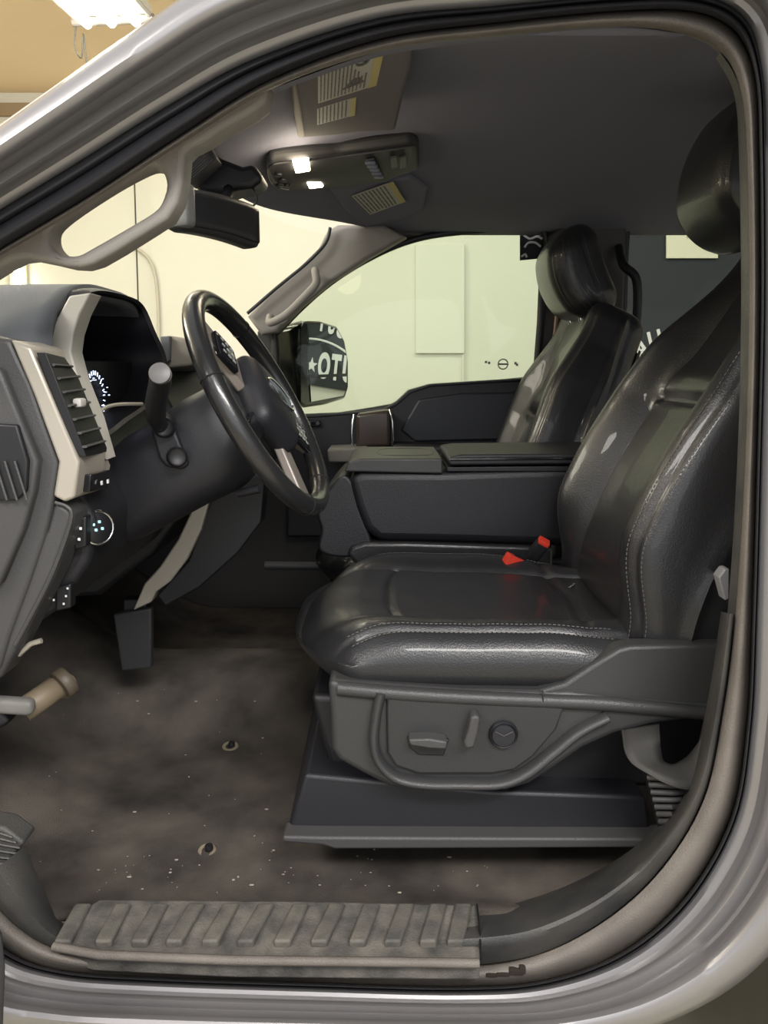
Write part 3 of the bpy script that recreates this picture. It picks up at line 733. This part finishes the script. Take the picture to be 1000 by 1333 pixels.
HS = [(391, 424), (396, 417), (418, 417), (440, 424), (450, 442), (455, 470), (455, 505), (450, 520), (425, 528), (398, 532), (391, 526)]
hs = mprism('housing', HS, -.002, -.13, GLOSSB, bevel=.012, sc=.8)
mprism('glass', [(402, 422), (418, 421), (438, 428), (447, 444), (451, 465), (452, 486), (402, 488)], .001, -.006, MIR, bevel=0)
gl = mprism('convex_glass', [(403, 492), (451, 490), (451, 506), (447, 515), (405, 523)], .001, -.006, MIR, bevel=0)
prism('arm', [(362, 466), (396, 464), (396, 490), (362, 488)], 2.72, 2.86, PLAST, t, bevel=.008)
tube('bracket', [W(364, 440, 2.75), W(366, 525, 2.75)], .02, PLAST, t, 10)

# ------------------------------------------------------------ interior mirror and sensor cover
t = thing('rear_view_mirror', W(285, 280, 1.55), 'black rear view mirror hanging under the windshield header', 'mirror')
mc = W(286, 281, 1.38); dx = (W(339, 295, 1.46)-W(233, 269, 1.29)); ex = dx.normalized(); ez = Vector((0, 0, 1)); ey = ez.cross(ex).normalized(); ez = ex.cross(ey)
Rm = Matrix((ex, ey, ez)).transposed()
def mfn(q):
    q = q.copy(); q.z *= 1+.10*(q.x/.13); q.z -= .010*(q.x/.13)**2; return q
rbox('housing', mc+ey*.012, (dx.length/2, .022, .036), .015, PLAST_G, t, Rm, 12, mfn)
rbox('mirror_face', mc-ey*.010, (dx.length/2-.010, .004, .028), .003, mat('dark_reflection_glass', (.03, .03, .036), .3), t, Rm, 10, mfn)  # dark cabin reflection put into the face colour
rbox('end_cap', mc-ex*(dx.length/2-.012)+Vector((0, -.002, 0)), (.014, .021, .033), .008, mat('mirror_cap', (.20, .20, .195), .35), t, Rm, 6, label='lighter grey end of the mirror')
tube('mirror_wire', cr([W(316, 274, 1.45), W(327, 270, 1.46), W(334, 262, 1.46), W(333, 252, 1.46), W(326, 240, 1.48)], 5), .002, PLAST_D, t, 6)
tube('stem', [W(292, 268, 1.42), W(300, 240, 1.48)], .010, PLAST_D, t, 8)
t = thing('sensor_cover', W(290, 220, 1.55), 'dark windshield sensor cover with ribbed grille above the mirror', 'sensor cover')
prism('cover', [(247, 232), (266, 190), (287, 205), (315, 216), (330, 212), (344, 232), (328, 244), (310, 246), (290, 252), (255, 246)], 1.46, 1.54, PLAST, t, bevel=.01)
prism('ribbed_grille', [(241, 212), (268, 181), (282, 205), (247, 238), (239, 232)], 1.41, 1.46, mat('grille_grey', (.10, .10, .10), .6), t, bevel=.002)
bm = bmesh.new()
for k in range(9):
    f = k/8; a_ = Vector((241, 213)).lerp(Vector((246, 236)), f); b_ = Vector((267, 183)).lerp(Vector((281, 206)), f); bm_tube(bm, [W(a_.x, a_.y, 1.404), W(b_.x, b_.y, 1.404)], .0012, 5)
finish('grille_rib', from_bm(bm), PLAST_D, t)

# ------------------------------------------------------------ roof: visors, overhead console
def roofpt(px, py, off=0):
    lo, hi = .5, 3.0
    for _ in range(40):
        m = (lo+hi)/2; p = W(px, py, m)
        if p.z < roofz(p.x, m)-off: lo = m
        else: hi = m
    return W(px, py, lo)
def roofslab(name, pts, off0, thick, m, parent, bevel=.004, sm=0, label=None, pf=None):
    A = [(pf or roofpt)(x, y, off0) for x, y in pts]
    if sm: A = cr(A, sm, True)
    bm = bmesh.new(); bm_prism(bm, A, [p+Vector((0, 0, thick)) for p in A]); return finish(name, from_bm(bm), m, parent, bevel=bevel, label=label)
def visorpt(px, py, off=0): return WZ(px, py, H+.386+(py-50)/130*.036-off)
STK = mat('sticker_paper', (.42, .41, .37), .7); STY = mat('sticker_yellow', (.48, .40, .16), .7); STG = mat('sticker_print', (.13, .13, .12), .8)
def sticker(pf, corners, off, label, rows, group, blob=False):
    """corners: TL, TR, BR, BL in pixels on the roof surface; yellow band at the right edge"""
    P = [(pf or roofpt)(x, y, off) for x, y in corners]; c_ = sum(P, Vector())/4
    t = thing('warning_sticker', c_, label, 'sticker', group)
    TL, TR, BR, BL = P
    def pt(u, v, dz=0): return TL.lerp(TR, u).lerp(BL.lerp(BR, u), v)-Vector((0, 0, dz))
    def quad(bm, u0, u1, v0, v1, dz, n_=1):
        q = [pt(u0, v0, dz), pt(u1, v0, dz), pt(u1, v1, dz), pt(u0, v1, dz)]
        bm_prism(bm, q, [p+Vector((0, 0, .0012)) for p in q])
    bm = bmesh.new(); quad(bm, 0, 1, 0, 1, .001); finish('paper', from_bm(bm), STK, t, smooth=False)
    bm = bmesh.new(); quad(bm, .87, 1, 0, 1, .0016); finish('yellow_band', from_bm(bm), STY, t, smooth=False)
    bm = bmesh.new()
    for i in range(rows):
        u = .04+.80*i/rows; k = .03
        while k < .93:
            l_ = random.uniform(.08, .3); e_ = min(.95, k+l_)
            if not (blob and u > .55 and k < .30): quad(bm, u, u+.30/rows, k, e_, .0016)
            k = e_+.025
    finish('print_lines', from_bm(bm), STG, t, smooth=False)
    if blob:
        bm = bmesh.new(); cc_ = pt(.70, .17, .0016)
        ring = [cc_+(TR-TL)*.10*math.cos(a_*.524)+(BL-TL)*.09*math.sin(a_*.524) for a_ in range(12)]
        bm_tube(bm, ring, .0018, 5, True); bm_tube(bm, [ring[2], ring[8]], .0018, 5); finish('airbag_symbol', from_bm(bm), STG, t)
t = thing('sun_visor', roofpt(455, 110), 'grey driver sun visor folded up with two warning stickers', 'sun visor', 'sun visors')
roofslab('panel', [(378, 108), (384, 100), (430, 76), (500, 52), (540, 48), (535, 90), (522, 140), (515, 170), (470, 172), (440, 176), (392, 180), (384, 160)], 0, .014, VISOR, t, bevel=.006, pf=visorpt)
roofslab('visor_edge', [(378, 108), (386, 104), (392, 140), (397, 178), (388, 180), (382, 150)], .004, .016, mat('visor_edge', (.15, .13, .11), .7), t, bevel=.004, pf=visorpt)
sticker(visorpt, [(414, 87), (502, 58), (490, 110), (414, 134)], .0012, 'larger white warning sticker with yellow edge on driver visor', 13, 'visor stickers', True)
sticker(visorpt, [(413, 141), (464, 125), (462, 149), (413, 162)], .0012, 'smaller white warning sticker below the large one on driver visor', 8, 'visor stickers')
t = thing('sun_visor', roofpt(500, 262), 'dark passenger sun visor beyond the overhead console with one sticker', 'sun visor', 'sun visors')
roofslab('panel', [(428, 246), (535, 232), (556, 246), (552, 272), (520, 286), (474, 296), (450, 275)], .016, .016, HEADL, t, bevel=.006)
sticker(None, [(458, 255), (512, 236), (528, 262), (482, 279)], .026, 'grey warning sticker on the passenger visor', 9, 'visor stickers')
t = thing('overhead_console', roofpt(450, 215), 'dark overhead console with two lit map lights and switches', 'overhead console')
roofslab('body', [(346, 222), (350, 212), (372, 208), (440, 202), (536, 188), (545, 194), (546, 222), (505, 236), (440, 246), (370, 250), (352, 238)], .030, .03, mat('console_plastic', (.038, .037, .040), .6), t, bevel=.012)
tube('outline_bead', cr([roofpt(x, y, .036) for x, y in ((540, 190), (440, 204), (372, 211), (352, 216), (350, 228), (358, 242), (375, 247))], 5), .0025, PLAST, t, 6)
LAMP = mat('map_light_glow', (1, 1, 1), .3, emis=(1, .86, .62), estr=14)
ml = roofslab('map_light', [(381, 212), (402, 210), (404, 223), (385, 226)], .040, .008, LAMP, t, bevel=.002)
roofslab('map_light', [(400, 240), (418, 239), (421, 244), (403, 246)], .041, .008, LAMP, t, bevel=.002)
roofslab('button_bank', [(476, 210), (488, 208), (500, 232), (488, 234)], .042, .006, PLAST_D, t, bevel=.002)
for k in range(5): rbox('button', roofpt(482+k*2.8, 212+k*4.6, .046), (.011, .006, .003), .002, mat('button_blue', (.07, .08, .13), .4), t, n=3)
for x, y in ((362, 226), (368, 233), (364, 239), (374, 240)):
    disc('button', roofpt(x, y, .034), (0, 0, -1), .008, .005, PLAST_D, t)
for x0 in (508, 520):
    roofslab('sunglass_latch', [(x0, 206), (x0+9, 204), (x0+10, 218), (x0+1, 220)], .043, .004, PLAST, t, bevel=.002)
lp = bpy.data.lights.new('map_lamp', 'POINT'); lp.energy = .8; lp.color = (1, .85, .6); lp.shadow_soft_size = .06
lo = bpy.data.objects.new('map_lamp', lp); link(lo); lo.location = roofpt(392, 216, .06)

# ------------------------------------------------------------ dashboard
t = thing('dashboard', (-.6, 1.7, H-.3), 'black dashboard with silver vent surround and instrument hood', 'dashboard')
wprism('lower_body', [(-1.15, .0), (-.60, .02), (-.50, -.04), (-.455, -.09), (-.425, -.16), (-.405, -.21), (-.42, -.27), (-.47, -.34), (-.56, -.40), (-.72, -.45), (-1.15, -.45)], 1.06, 1.56, mat('dash_lower', (.011, .011, .014), .55, bump=.3, bscale=500), t, bevel=.012)
wprism('centre_stack', [(-1.15, .02), (-.60, .045), (-.49, .02), (-.44, -.05), (-.40, -.13), (-.39, -.22), (-.42, -.30), (-.48, -.38), (-.60, -.47), (-1.15, -.50)], 1.56, 2.42, PLAST_D, t, bevel=.012)
# dash top pad: rises toward the hood
def dtop(u, v):
    y = 1.02+v*1.42; x = -1.18+u*.72
    hood = .075*math.exp(-((y-1.33)/.22)**4)*sstep(-1.12, -.55, x)
    z = .03+.018*sstep(-1.1, -.6, x)+hood-.02*sstep(1.09, 1.02, y)-.045*sstep(-.50, -.46, x)*(0 if hood > .02 else 1)
    return Vector((x, y, H+z))
sheet('top_pad', dtop, 30, 50, DASHG, t, sol=.02)
# centre speaker/screen cover seen right of the hood
prism('screen_hood', [(208, 438), (222, 437), (246, 444), (256, 452), (250, 476), (212, 480)], 1.62, 1.95, mat('beige_cover', (.27, .24, .20), .6), t, bevel=.006)
prism('screen_side', [(208, 438), (221, 437), (220, 470), (212, 474)], 1.60, 1.62, DASHG, t, bevel=.003)
# end cap
prism('end_panel', [(-60, 425), (0, 440), (13, 442), (40, 500), (76, 602), (70, 648), (58, 700), (38, 760), (12, 830), (0, 872), (-60, 900)], .995, 1.05, PLAST_G, t, bevel=.006)
prism('end_ridge', [(-60, 470), (0, 480), (8, 500), (49, 600), (44, 640), (30, 690), (0, 760), (-60, 800)], .980, 1.0, PLAST_G, t, bevel=.005)
v_ = prism('side_vent', [(-30, 550), (22, 553), (36, 600), (34, 640), (20, 652), (-30, 652)], .973, .985, PLAST_D, t, bevel=.003, label='side window demister vent')
bm = bmesh.new()
for k in range(4): bm_tube(bm, [W(-20+k*13, 600, .970), W(-4+k*13, 651, .970)], .0016, 6)
finish('vent_slat', from_bm(bm), PLAST_G, v_)
prism('lower_end_panel', [(70, 652), (80, 655), (92, 662), (95, 672), (88, 700), (70, 750), (30, 830), (0, 885), (-40, 900), (-40, 700), (60, 690)], 1.0, 1.06, PLAST_G, t, bevel=.008)
tube('panel_highlight', cr([W(72, 654, .998), W(88, 660, .998), (W(93, 672, .998)), W(84, 705, .998), W(62, 760, .998), W(20, 840, .998)], 5), .0025, PLAST_G, t, 6)
# silver vent surround
def quadprism(name, A, B, m, parent, bevel=.003, label=None):
    bm = bmesh.new(); bm_prism(bm, A, B); return finish(name, from_bm(bm), m, parent, bevel=bevel, label=label)
Yn, Yf = 1.0, 1.17
side = [(13, 442), (40, 452), (60, 500), (103, 601), (97, 648), (84, 654), (69, 646), (76, 601), (44, 515)]
quadprism('vent_surround', [W(x, y, .99) for x, y in side], [W(x, y, .99)+Vector((.0, .10, 0)) for x, y in side], SATIN, t, .004, label='satin silver vent surround')
def strip(name, pn, pf, m, parent, thick=.02, bevel=.003, label=None):
    """face between a near pixel polyline and a far one, with thickness forward"""
    A = [W(*p) for p in pn]; B = [W(*p) for p in pf]
    poly = A+B[::-1]; return quadprism(name, poly, [p+Vector((-thick, 0, -.0)) for p in poly], m, parent, bevel, label)
vb = strip('bezel_frame', [(40, 452, .995), (60, 500, .995), (103, 601, .995), (97, 649, .995)], [(63, 452, 1.12), (95, 487, 1.13), (140, 606, 1.13), (138, 636, 1.13)], SATIN, t, .02, .004, label='satin silver vent face')
vo = [W(50, 459, .990), W(75, 465, 1.08), W(93, 490, 1.10), W(131, 583, 1.105), W(130, 588, 1.10), W(103, 594, 1.0)]
vo = [p+Vector((.011, -.004, 0)) for p in vo]
quadprism('vent_shade', vo, [p-Vector((.012, 0, 0)) for p in vo], PLAST_D, vb, .001)  # slab in front of the bezel, recess shade given by its dark colour
for k in range(7):
    f = (k+.9)/7.6
    a_ = Vector((50, 459)).lerp(Vector((103, 594)), f); b_ = (Vector((75, 465)).lerp(Vector((93, 490)), min(1, f*4)) if f < .25 else Vector((93, 490)).lerp(Vector((131, 586)), (f-.25)/.75))
    A = W(a_.x, a_.y, .995)+Vector((.012, 0, 0)); B = W(b_.x-2, b_.y, 1.085)+Vector((.012, 0, 0))
    tube('louvre', [A, B], .0038, PLAST_G, vb, 6, flat=.5)
rbox('vent_tab', W(90, 524, 1.03)+Vector((.014, 0, 0)), (.006, .010, .006), .003, mat('tab_light', (.5, .48, .45), .4), vb, n=4)
ds = strip('dimmer_switch', [(105, 617, 1.02), (103, 640, 1.02)], [(131, 611, 1.10), (128, 634, 1.10)], GLOSSB, t, .01, .002)
for p in ds.data.vertices: p.co.x += .016; p.co.y -= .004
bm = bmesh.new()
for x, y in ((115, 628), (123, 626)): bm_rbox(bm, W(x, y, 1.055)+Vector((.020, -.004, 0)), (.001, .003, .003), .0008, n=2)
finish('switch_mark', from_bm(bm), WHITE, ds)
# instrument hood
near = [W(128, 565, 1.15), W(104, 505, 1.14), W(92, 455, 1.14), W(98, 420, 1.15), W(117, 382, 1.18)]
far = [W(160, 386, 1.34), W(183, 398, 1.47), W(198, 430, 1.49), W(214, 474, 1.50)]
bot = [W(196, 520, 1.42), W(165, 545, 1.28)]
loop = near+far+bot; loop = cr(loop, 5, True); cc_ = sum(loop, Vector())/len(loop)
def ring(sc, dx, dz=0): return [cc_+(p-cc_)*sc+Vector((dx, 0, dz)) for p in loop]
def closed_loft(name, rings, m, parent, cap=True, label=None):
    bm = bmesh.new(); g = [[bm.verts.new(p) for p in r] for r in rings]; n_ = len(g[0])
    for a_, b_ in zip(g, g[1:]):
        for k in range(n_): bm.faces.new((a_[k], a_[(k+1) % n_], b_[(k+1) % n_], b_[k]))
    if cap: bm.faces.new(g[-1])
    return finish(name, from_bm(bm), m, parent, label=label)
hood = closed_loft('instrument_hood', [ring(1.07, -.35, -.06), ring(1.08, -.10, -.01), ring(1.06, -.01), ring(1.02, .004), ring(.98, -.002)], PLAST, t, cap=False)
closed_loft('cluster_cavity', [ring(.985, -.002), ring(.96, -.05), ring(.94, -.15), ring(.93, -.16)], mat('cluster_black', (.004, .004, .007), .55, spec=.2), hood)
# beige near cheek of the hood
ch = [(90, 385), (118, 381), (104, 408), (95, 435), (92, 458), (101, 492), (122, 545), (138, 600), (126, 575), (96, 492), (60, 452), (68, 425)]
prism('hood_cheek', ch, 1.115, 1.16, mat('cheek_beige', (.50, .475, .42), .45), t, bevel=.006, label='light grey cheek of the instrument hood')
# cluster display: lit gauge marks
cl0 = W(124, 510, 1.27); gx = cl0.x
rbox('display_panel', (gx-.008, 1.34, cl0.z-.005), (.004, .14, .055), .003, mat('cluster_black', (0, 0, 0)), hood, n=3)
bm = bmesh.new(); cy_, cz_, Rg = 1.27, cl0.z-.008, .042
for k in range(22):
    a_ = math.radians(-50+k*13); p = Vector((gx, cy_+Rg*math.cos(a_), cz_+Rg*math.sin(a_))); q = Vector((gx, cy_+Rg*.84*math.cos(a_), cz_+Rg*.84*math.sin(a_))); bm_tube(bm, [p, q], .0009, 5)
for k in range(34):
    bm_rbox(bm, (gx, cy_+random.uniform(-.05, .07), cz_+random.uniform(-.035, .03)), (.001, random.uniform(.001, .004), .0009), .0006, n=1)
finish('gauge_marks', from_bm(bm), mat('gauge_glow', (1, 1, 1), .4, emis=(.62, .72, 1), estr=2.2), hood)
tube('cluster_lens_edge', cr([W(124, 560, 1.16), W(130, 536, 1.17), W(150, 527, 1.22), W(185, 526, 1.30)], 5), .003, SATIN, hood, 6)
# centre stack beige strip
prism('stack_strip', [(262, 640), (277, 637), (262, 690), (244, 728), (222, 757), (204, 770), (197, 784), (173, 795), (188, 760), (208, 738), (232, 702), (250, 664)], 1.545, 1.60, SATIN, t, bevel=.003, label='grey beige strip on the centre stack')
prism('stack_side', [(300, 600), (345, 625), (340, 680), (310, 720), (260, 765), (215, 790), (204, 775), (245, 730), (278, 640)], 1.56, 1.62, PLAST_D, t, bevel=.004)
# far lower bar
tube('lower_bar', [W(345, 736, 2.1), W(430, 737, 2.1)], .012, PLAST_G, t, 8)
# headlamp switch
kb = W(126, 690, 1.07)
hsw = disc('headlamp_switch', kb+Vector((-.02, .02, 0)), (.75, -.6, .1), .024, .03, PLAST_D, t, prof=[(1.1, 0), (1.05, .5), (.98, .9), (.85, 1), (0, 1)])
ax = Vector((.75, -.6, .1)).normalized(); s_ = ax.orthogonal().normalized(); u_ = ax.cross(s_); cR = kb+Vector((-.02, .02, 0))+ax*.027
tube('knob_ring', [cR+.0235*(math.cos(k*.3142)*s_+math.sin(k*.3142)*u_) for k in range(20)], .0025, CHROME, hsw, 8, True)
bm = bmesh.new()
for dx_, dz_ in ((-.003, .010), (.006, .006), (.002, -.004), (-.006, .002)): bm_rbox(bm, cR+ax*.004+s_*dx_+u_*dz_, (.0022, .0012, .0022), .001, n=2)
finish('knob_mark', from_bm(bm), mat('teal_mark', (.35, .6, .62), .5, emis=(.4, .8, .85), estr=.5), hsw)
pn = prism('switch_panel', [(94, 676), (112, 672), (112, 712), (96, 716)], 1.04, 1.06, PLAST_D, t, bevel=.003)
bm = bmesh.new()
for x, y in ((105, 688), (103, 702)): bm_rbox(bm, W(x, y, 1.036), (.002, .001, .0022), .0008, n=2)
finish('switch_mark', from_bm(bm), WHITE, pn)
pn = prism('pedal_switch', [(72, 765), (92, 760), (92, 792), (72, 796)], 1.05, 1.07, PLAST_D, t, bevel=.003)
bm = bmesh.new()
for x, y in ((88, 766), (86, 776), (83, 786), (70, 781)): bm_rbox(bm, W(x, y, 1.046), (.0014, .001, .0016), .0006, n=2)
finish('switch_mark', from_bm(bm), WHITE, pn)
tube('release_lever', [W(24, 852, 1.03), W(40, 838, 1.03), W(54, 834, 1.03)], .004, SATIN, t, 8)
# key cylinder plate
prism('column_plate', [(196, 560), (208, 535), (222, 545), (240, 590), (246, 605), (236, 612), (215, 608), (206, 596)], 1.175, 1.20, PLAST, t, bevel=.005)

# ------------------------------------------------------------ steering wheel and column
c = W(341, 526, 1.27); th = math.radians(28)
n0 = Vector((math.cos(th), 0, math.sin(th))); Ry = Matrix.Rotation(math.radians(-6), 3, 'Z')
n_ = Ry @ n0; u_ = Ry @ Vector((-math.sin(th), 0, math.cos(th))); v_ = u_.cross(n_) * -1   # v_: away from camera
if v_.y < 0: v_ = -v_
def SW(a, b, h=0): return c+v_*a+u_*b+n_*h
R_ = .186
t = thing('steering_wheel', c, 'black leather four spoke steering wheel with grey spoke trim', 'steering wheel')
bm = bmesh.new(); bm_tube(bm, [SW(R_*math.sin(k*math.pi/40), R_*math.cos(k*math.pi/40), .0) for k in range(80)], .0168, 16, True)
rim = finish('rim', from_bm(bm), mat('rim_leather', (.018, .018, .019), .26, bump=.15, bscale=500, coat=.3), t)
for aa in (-75, 40, 150, 200):
    a_ = math.radians(aa); cp = SW(R_*math.sin(a_), R_*math.cos(a_)); rd = (cp-c).normalized()
    tube('rim_seam', [cp+.0172*(math.cos(k*.5236)*rd+math.sin(k*.5236)*n_) for k in range(12)], .0012, PLAST_D, rim, 5, True)
# the wheel is turned about a twelfth of a turn
va, ua = v_.copy(), u_.copy(); ph = math.radians(42)
v_ = va*math.cos(ph)-ua*math.sin(ph); u_ = ua*math.cos(ph)+va*math.sin(ph)
# hub
def hubfn(q):
    q = q.copy(); q.z += .010*(1-(q.x/.07)**2)*(1-(q.y/.07)**2) if q.z > 0 else 0
    q.x *= 1-.25*sstep(.02, -.09, q.y); return q
Rw = Matrix((v_, u_, n_)).transposed()
rbox('airbag_cover', SW(0, -.012, .006), (.070, .070, .022), .021, PLAST, t, Rw, 14, hubfn)
rbox('hub_back', SW(0, -.01, -.025), (.064, .064, .022), .02, PLAST_D, t, Rw, 6)
bm = bmesh.new(); pts = [SW(.040*math.cos(k*.2618), -.002+.018*math.sin(k*.2618), .037) for k in range(24)]
bm_tube(bm, pts, .0022, 6, True); finish('emblem_ring', from_bm(bm), CHROME, t)
bm = bmesh.new(); q_ = [SW(.037*math.cos(k*.2618), -.002+.0155*math.sin(k*.2618), .0375) for k in range(24)]; bm_prism(bm, q_, [p-n_*.004 for p in q_]); finish('emblem', from_bm(bm), mat('emblem_dark', (.05, .07, .12), .3), t)
def spoke(name, a0, a1, r0, r1, w0, w1, m, h=.006):
    P = []; Q = []
    A = [SW(r0*math.sin(a0)-w0*math.cos(a0), r0*math.cos(a0)+w0*math.sin(a0), h), SW(r0*math.sin(a0)+w0*math.cos(a0), r0*math.cos(a0)-w0*math.sin(a0), h),
         SW(r1*math.sin(a1)+w1*math.cos(a1), r1*math.cos(a1)-w1*math.sin(a1), h*.3), SW(r1*math.sin(a1)-w1*math.cos(a1), r1*math.cos(a1)+w1*math.sin(a1), h*.3)]
    return quadprism(name, A, [p-n_*.016 for p in A], m, t, .004)
SPK = mat('spoke_grey', (.24, .21, .19), .4, metal=.3)
for sg in (-1, 1):
    sp_ = spoke('spoke', math.radians(sg*82), math.radians(sg*76), .06, .178, .030, .024, SPK)
    c2 = SW(sg*.118, .012, .008)
    pad = rbox('button_pad', c2, (.026, .026, .006), .004, GLOSSB, sp_, Rw, 5)
    bm = bmesh.new()
    for a_ in (-.013, 0, .013):
        for b_ in (-.014, .0, .014): bm_rbox(bm, c2+v_*a_+u_*b_+n_*.0065, (.0035, .002, .0008), .0006, Rw, 1)
    finish('button_mark', from_bm(bm), mat('mark_grey', (.35, .35, .36), .5), pad)
    spoke('lower_spoke', math.radians(sg*150), math.radians(sg*150), .06, .178, .016, .020, SPK if sg > 0 else GLOSSB)
spoke('bottom_trim', math.radians(180), math.radians(180), .155, .182, .05, .06, GLOSSB, .002)
# column
v_, u_ = va, ua
t = thing('steering_column', c-n_*.16, 'black steering column shroud with key cylinder and stalk behind the wheel', 'steering column')
def crings(lst):
    out_ = []
    for (h, rx, ru, off) in lst:
        out_.append([SW(rx*math.copysign(abs(math.cos(k*.2618))**.7, math.cos(k*.2618)), off+ru*math.copysign(abs(math.sin(k*.2618))**.7, math.sin(k*.2618)), h) for k in range(24)])
    return out_
closed_loft('shroud', crings([(-.04, .075, .062, -.01), (-.05, .088, .075, -.012), (-.10, .098, .085, -.02), (-.17, .102, .080, -.022), (-.22, .098, .080, -.022), (-.30, .085, .07, -.03)]), PLAST, t)
tube('tilt_lever', [SW(-.03, -.11, -.10), SW(-.04, -.12, -.06)], .007, PLAST, t, 8)
kc = W(230, 595, 1.165); disc('key_cylinder', kc, (.35, -1, .1), .013, .012, PLAST_D, t, prof=[(1.2, 0), (1.2, .5), (1, 1), (.8, .8), (0, .8)])
kc = W(214, 556, 1.17); disc('stalk_boot', kc, (.2, -1, .1), .014, .012, PLAST_D, t, prof=[(1.2, 0), (1.2, .5), (1, 1), (.8, .8), (0, .8)])
st = cr([W(216, 560, 1.19), W(205, 548, 1.15), W(203, 525, 1.11), W(208, 500, 1.07), W(209, 487, 1.04)], 5)
stalk = tube('turn_signal_stalk', st, [.011, .011, .012, .012, .013, .013, .014, .014, .015, .015]+[.015]*(len(st)-10), PLAST_D, t, 14)
disc('stalk_cap', st[-1], (.05, -1, .35), .0145, .006, mat('stalk_cap', (.13, .125, .125), .45), stalk)

# ------------------------------------------------------------ pedals
t = thing('brake_pedal', W(175, 860, 1.55), 'dark grey pedal plate hanging in the driver footwell', 'pedal')
prism('arm', [(160, 780), (190, 780), (192, 812), (160, 812)], 1.57, 1.60, PLAST_D, t, bevel=.004)
prism('pad', [(147, 800), (197, 792), (197, 870), (158, 874)], 1.55, 1.57, mat('pedal_rubber', (.022, .022, .024), .6), t, bevel=.004)
t = thing('parking_brake_pedal', W(20, 925, 1.1), 'grey parking brake pedal with tan sleeve at lower left', 'pedal')
tube('sleeve', cr([W(30, 925, 1.13), W(55, 908, 1.15), W(74, 895, 1.18), W(88, 893, 1.2)], 4), .020, mat('sleeve_tan', (.19, .15, .10), .5), t, 14)
disc('sleeve_collar', W(78, 893, 1.17), (.6, .7, .4), .026, .018, mat('sleeve_dark', (.09, .07, .05), .5), t)
rbox('pad', W(15, 918, 1.10), (.035, .012, .013), .010, mat('pad_grey', (.16, .155, .145), .55), t, Matrix.Rotation(math.radians(4), 3, 'Y'), 8)
rbox('pad_arm', W(-5, 938, 1.13), (.03, .02, .012), .008, PLAST_D, t, Matrix.Rotation(math.radians(-30), 3, 'Y'), 6)
# kick panel at lower left
t = thing('kick_panel', W(5, 1130, .99), 'ribbed dark kick panel edge at the lower left of the doorway', 'kick panel')
prism('panel', [(-60, 1070), (5, 1078), (32, 1098), (0, 1135), (-60, 1150)], .99, 1.03, TRIMD, t, bevel=.005)
bm = bmesh.new()
for k in range(6): bm_tube(bm, [W(-20, 1078+k*9, .988), W(26-abs(k-2)*5, 1090+k*7, .988)], .0018, 5)
finish('rib_set', from_bm(bm), TRIMD, t)

# ------------------------------------------------------------ seat belt
t = thing('seat_belt', W(870, 1000, 1.0), 'grey seat belt webbing looping beside the driver seat base', 'seat belt')
L = cr([W(*p) for p in ((806, 925, 1.12), (812, 960, 1.045), (815, 978, 1.01), (824, 993, .99), (844, 1006, .975), (868, 1019, .965), (890, 1026, .965), (908, 1025, .97), (916, 1012, .98), (928, 985, .99))], 5)
R2 = cr([W(*p) for p in ((858, 925, 1.12), (859, 956, 1.045), (860, 975, 1.03), (864, 991, 1.02), (876, 995, 1.02), (886, 991, 1.02), (896, 984, 1.02), (906, 972, 1.01), (915, 958, 1.01), (930, 930, 1.02))], 5)
rr = [[a_.lerp(b_, f) for a_, b_ in zip(L, R2)] for f in (0, .25, .5, .75, 1)]
loft('webbing', rr, WEB, t, sol=.0022)
tube('hem', L, .0018, WEB, t, 6)
t = thing('belt_retractor_boot', W(872, 1060, 1.0), 'black ribbed plastic belt guide below the webbing loop', 'belt guide')
prism('back', [(842, 1008), (905, 1018), (902, 1050), (873, 1104), (866, 1100)], 1.005, 1.03, PLAST_D, t, bevel=.003)
for k in range(10):
    f = k/9; a_ = Vector((843, 1012)).lerp(Vector((867, 1098)), f); b_ = Vector((906, 1030)).lerp(Vector((880, 1092)), f)
    b_.y = a_.y-2-7*(1-f)+12*(1-f)
    tube('rib', [W(a_.x, a_.y, 1.0), W((a_.x+b_.x)/2, (a_.y+b_.y)/2, .985), W(b_.x, b_.y-3, 1.0)], .0042, PLAST_G, t, 8)
t = thing('belt_anchor', W(944, 762, 1.02), 'small grey belt anchor bracket by the rear edge of driver seat', 'bracket')
prism('bracket', [(936, 752), (944, 741), (950, 740), (950, 780), (944, 782)], 1.0, 1.02, mat('bracket_grey', (.2, .2, .21), .4), t, bevel=.002)

# lower corner of the open driver door at the left edge
o = prism('door_2', [(-90, 1150), (-30, 1172), (-6, 1190), (5, 1220), (9, 1260), (6, 1345), (-90, 1345)], .74, .77, RUBBER, None, bevel=.006, Y1shift=(-.03, 0, 0)); o['kind'] = 'structure'
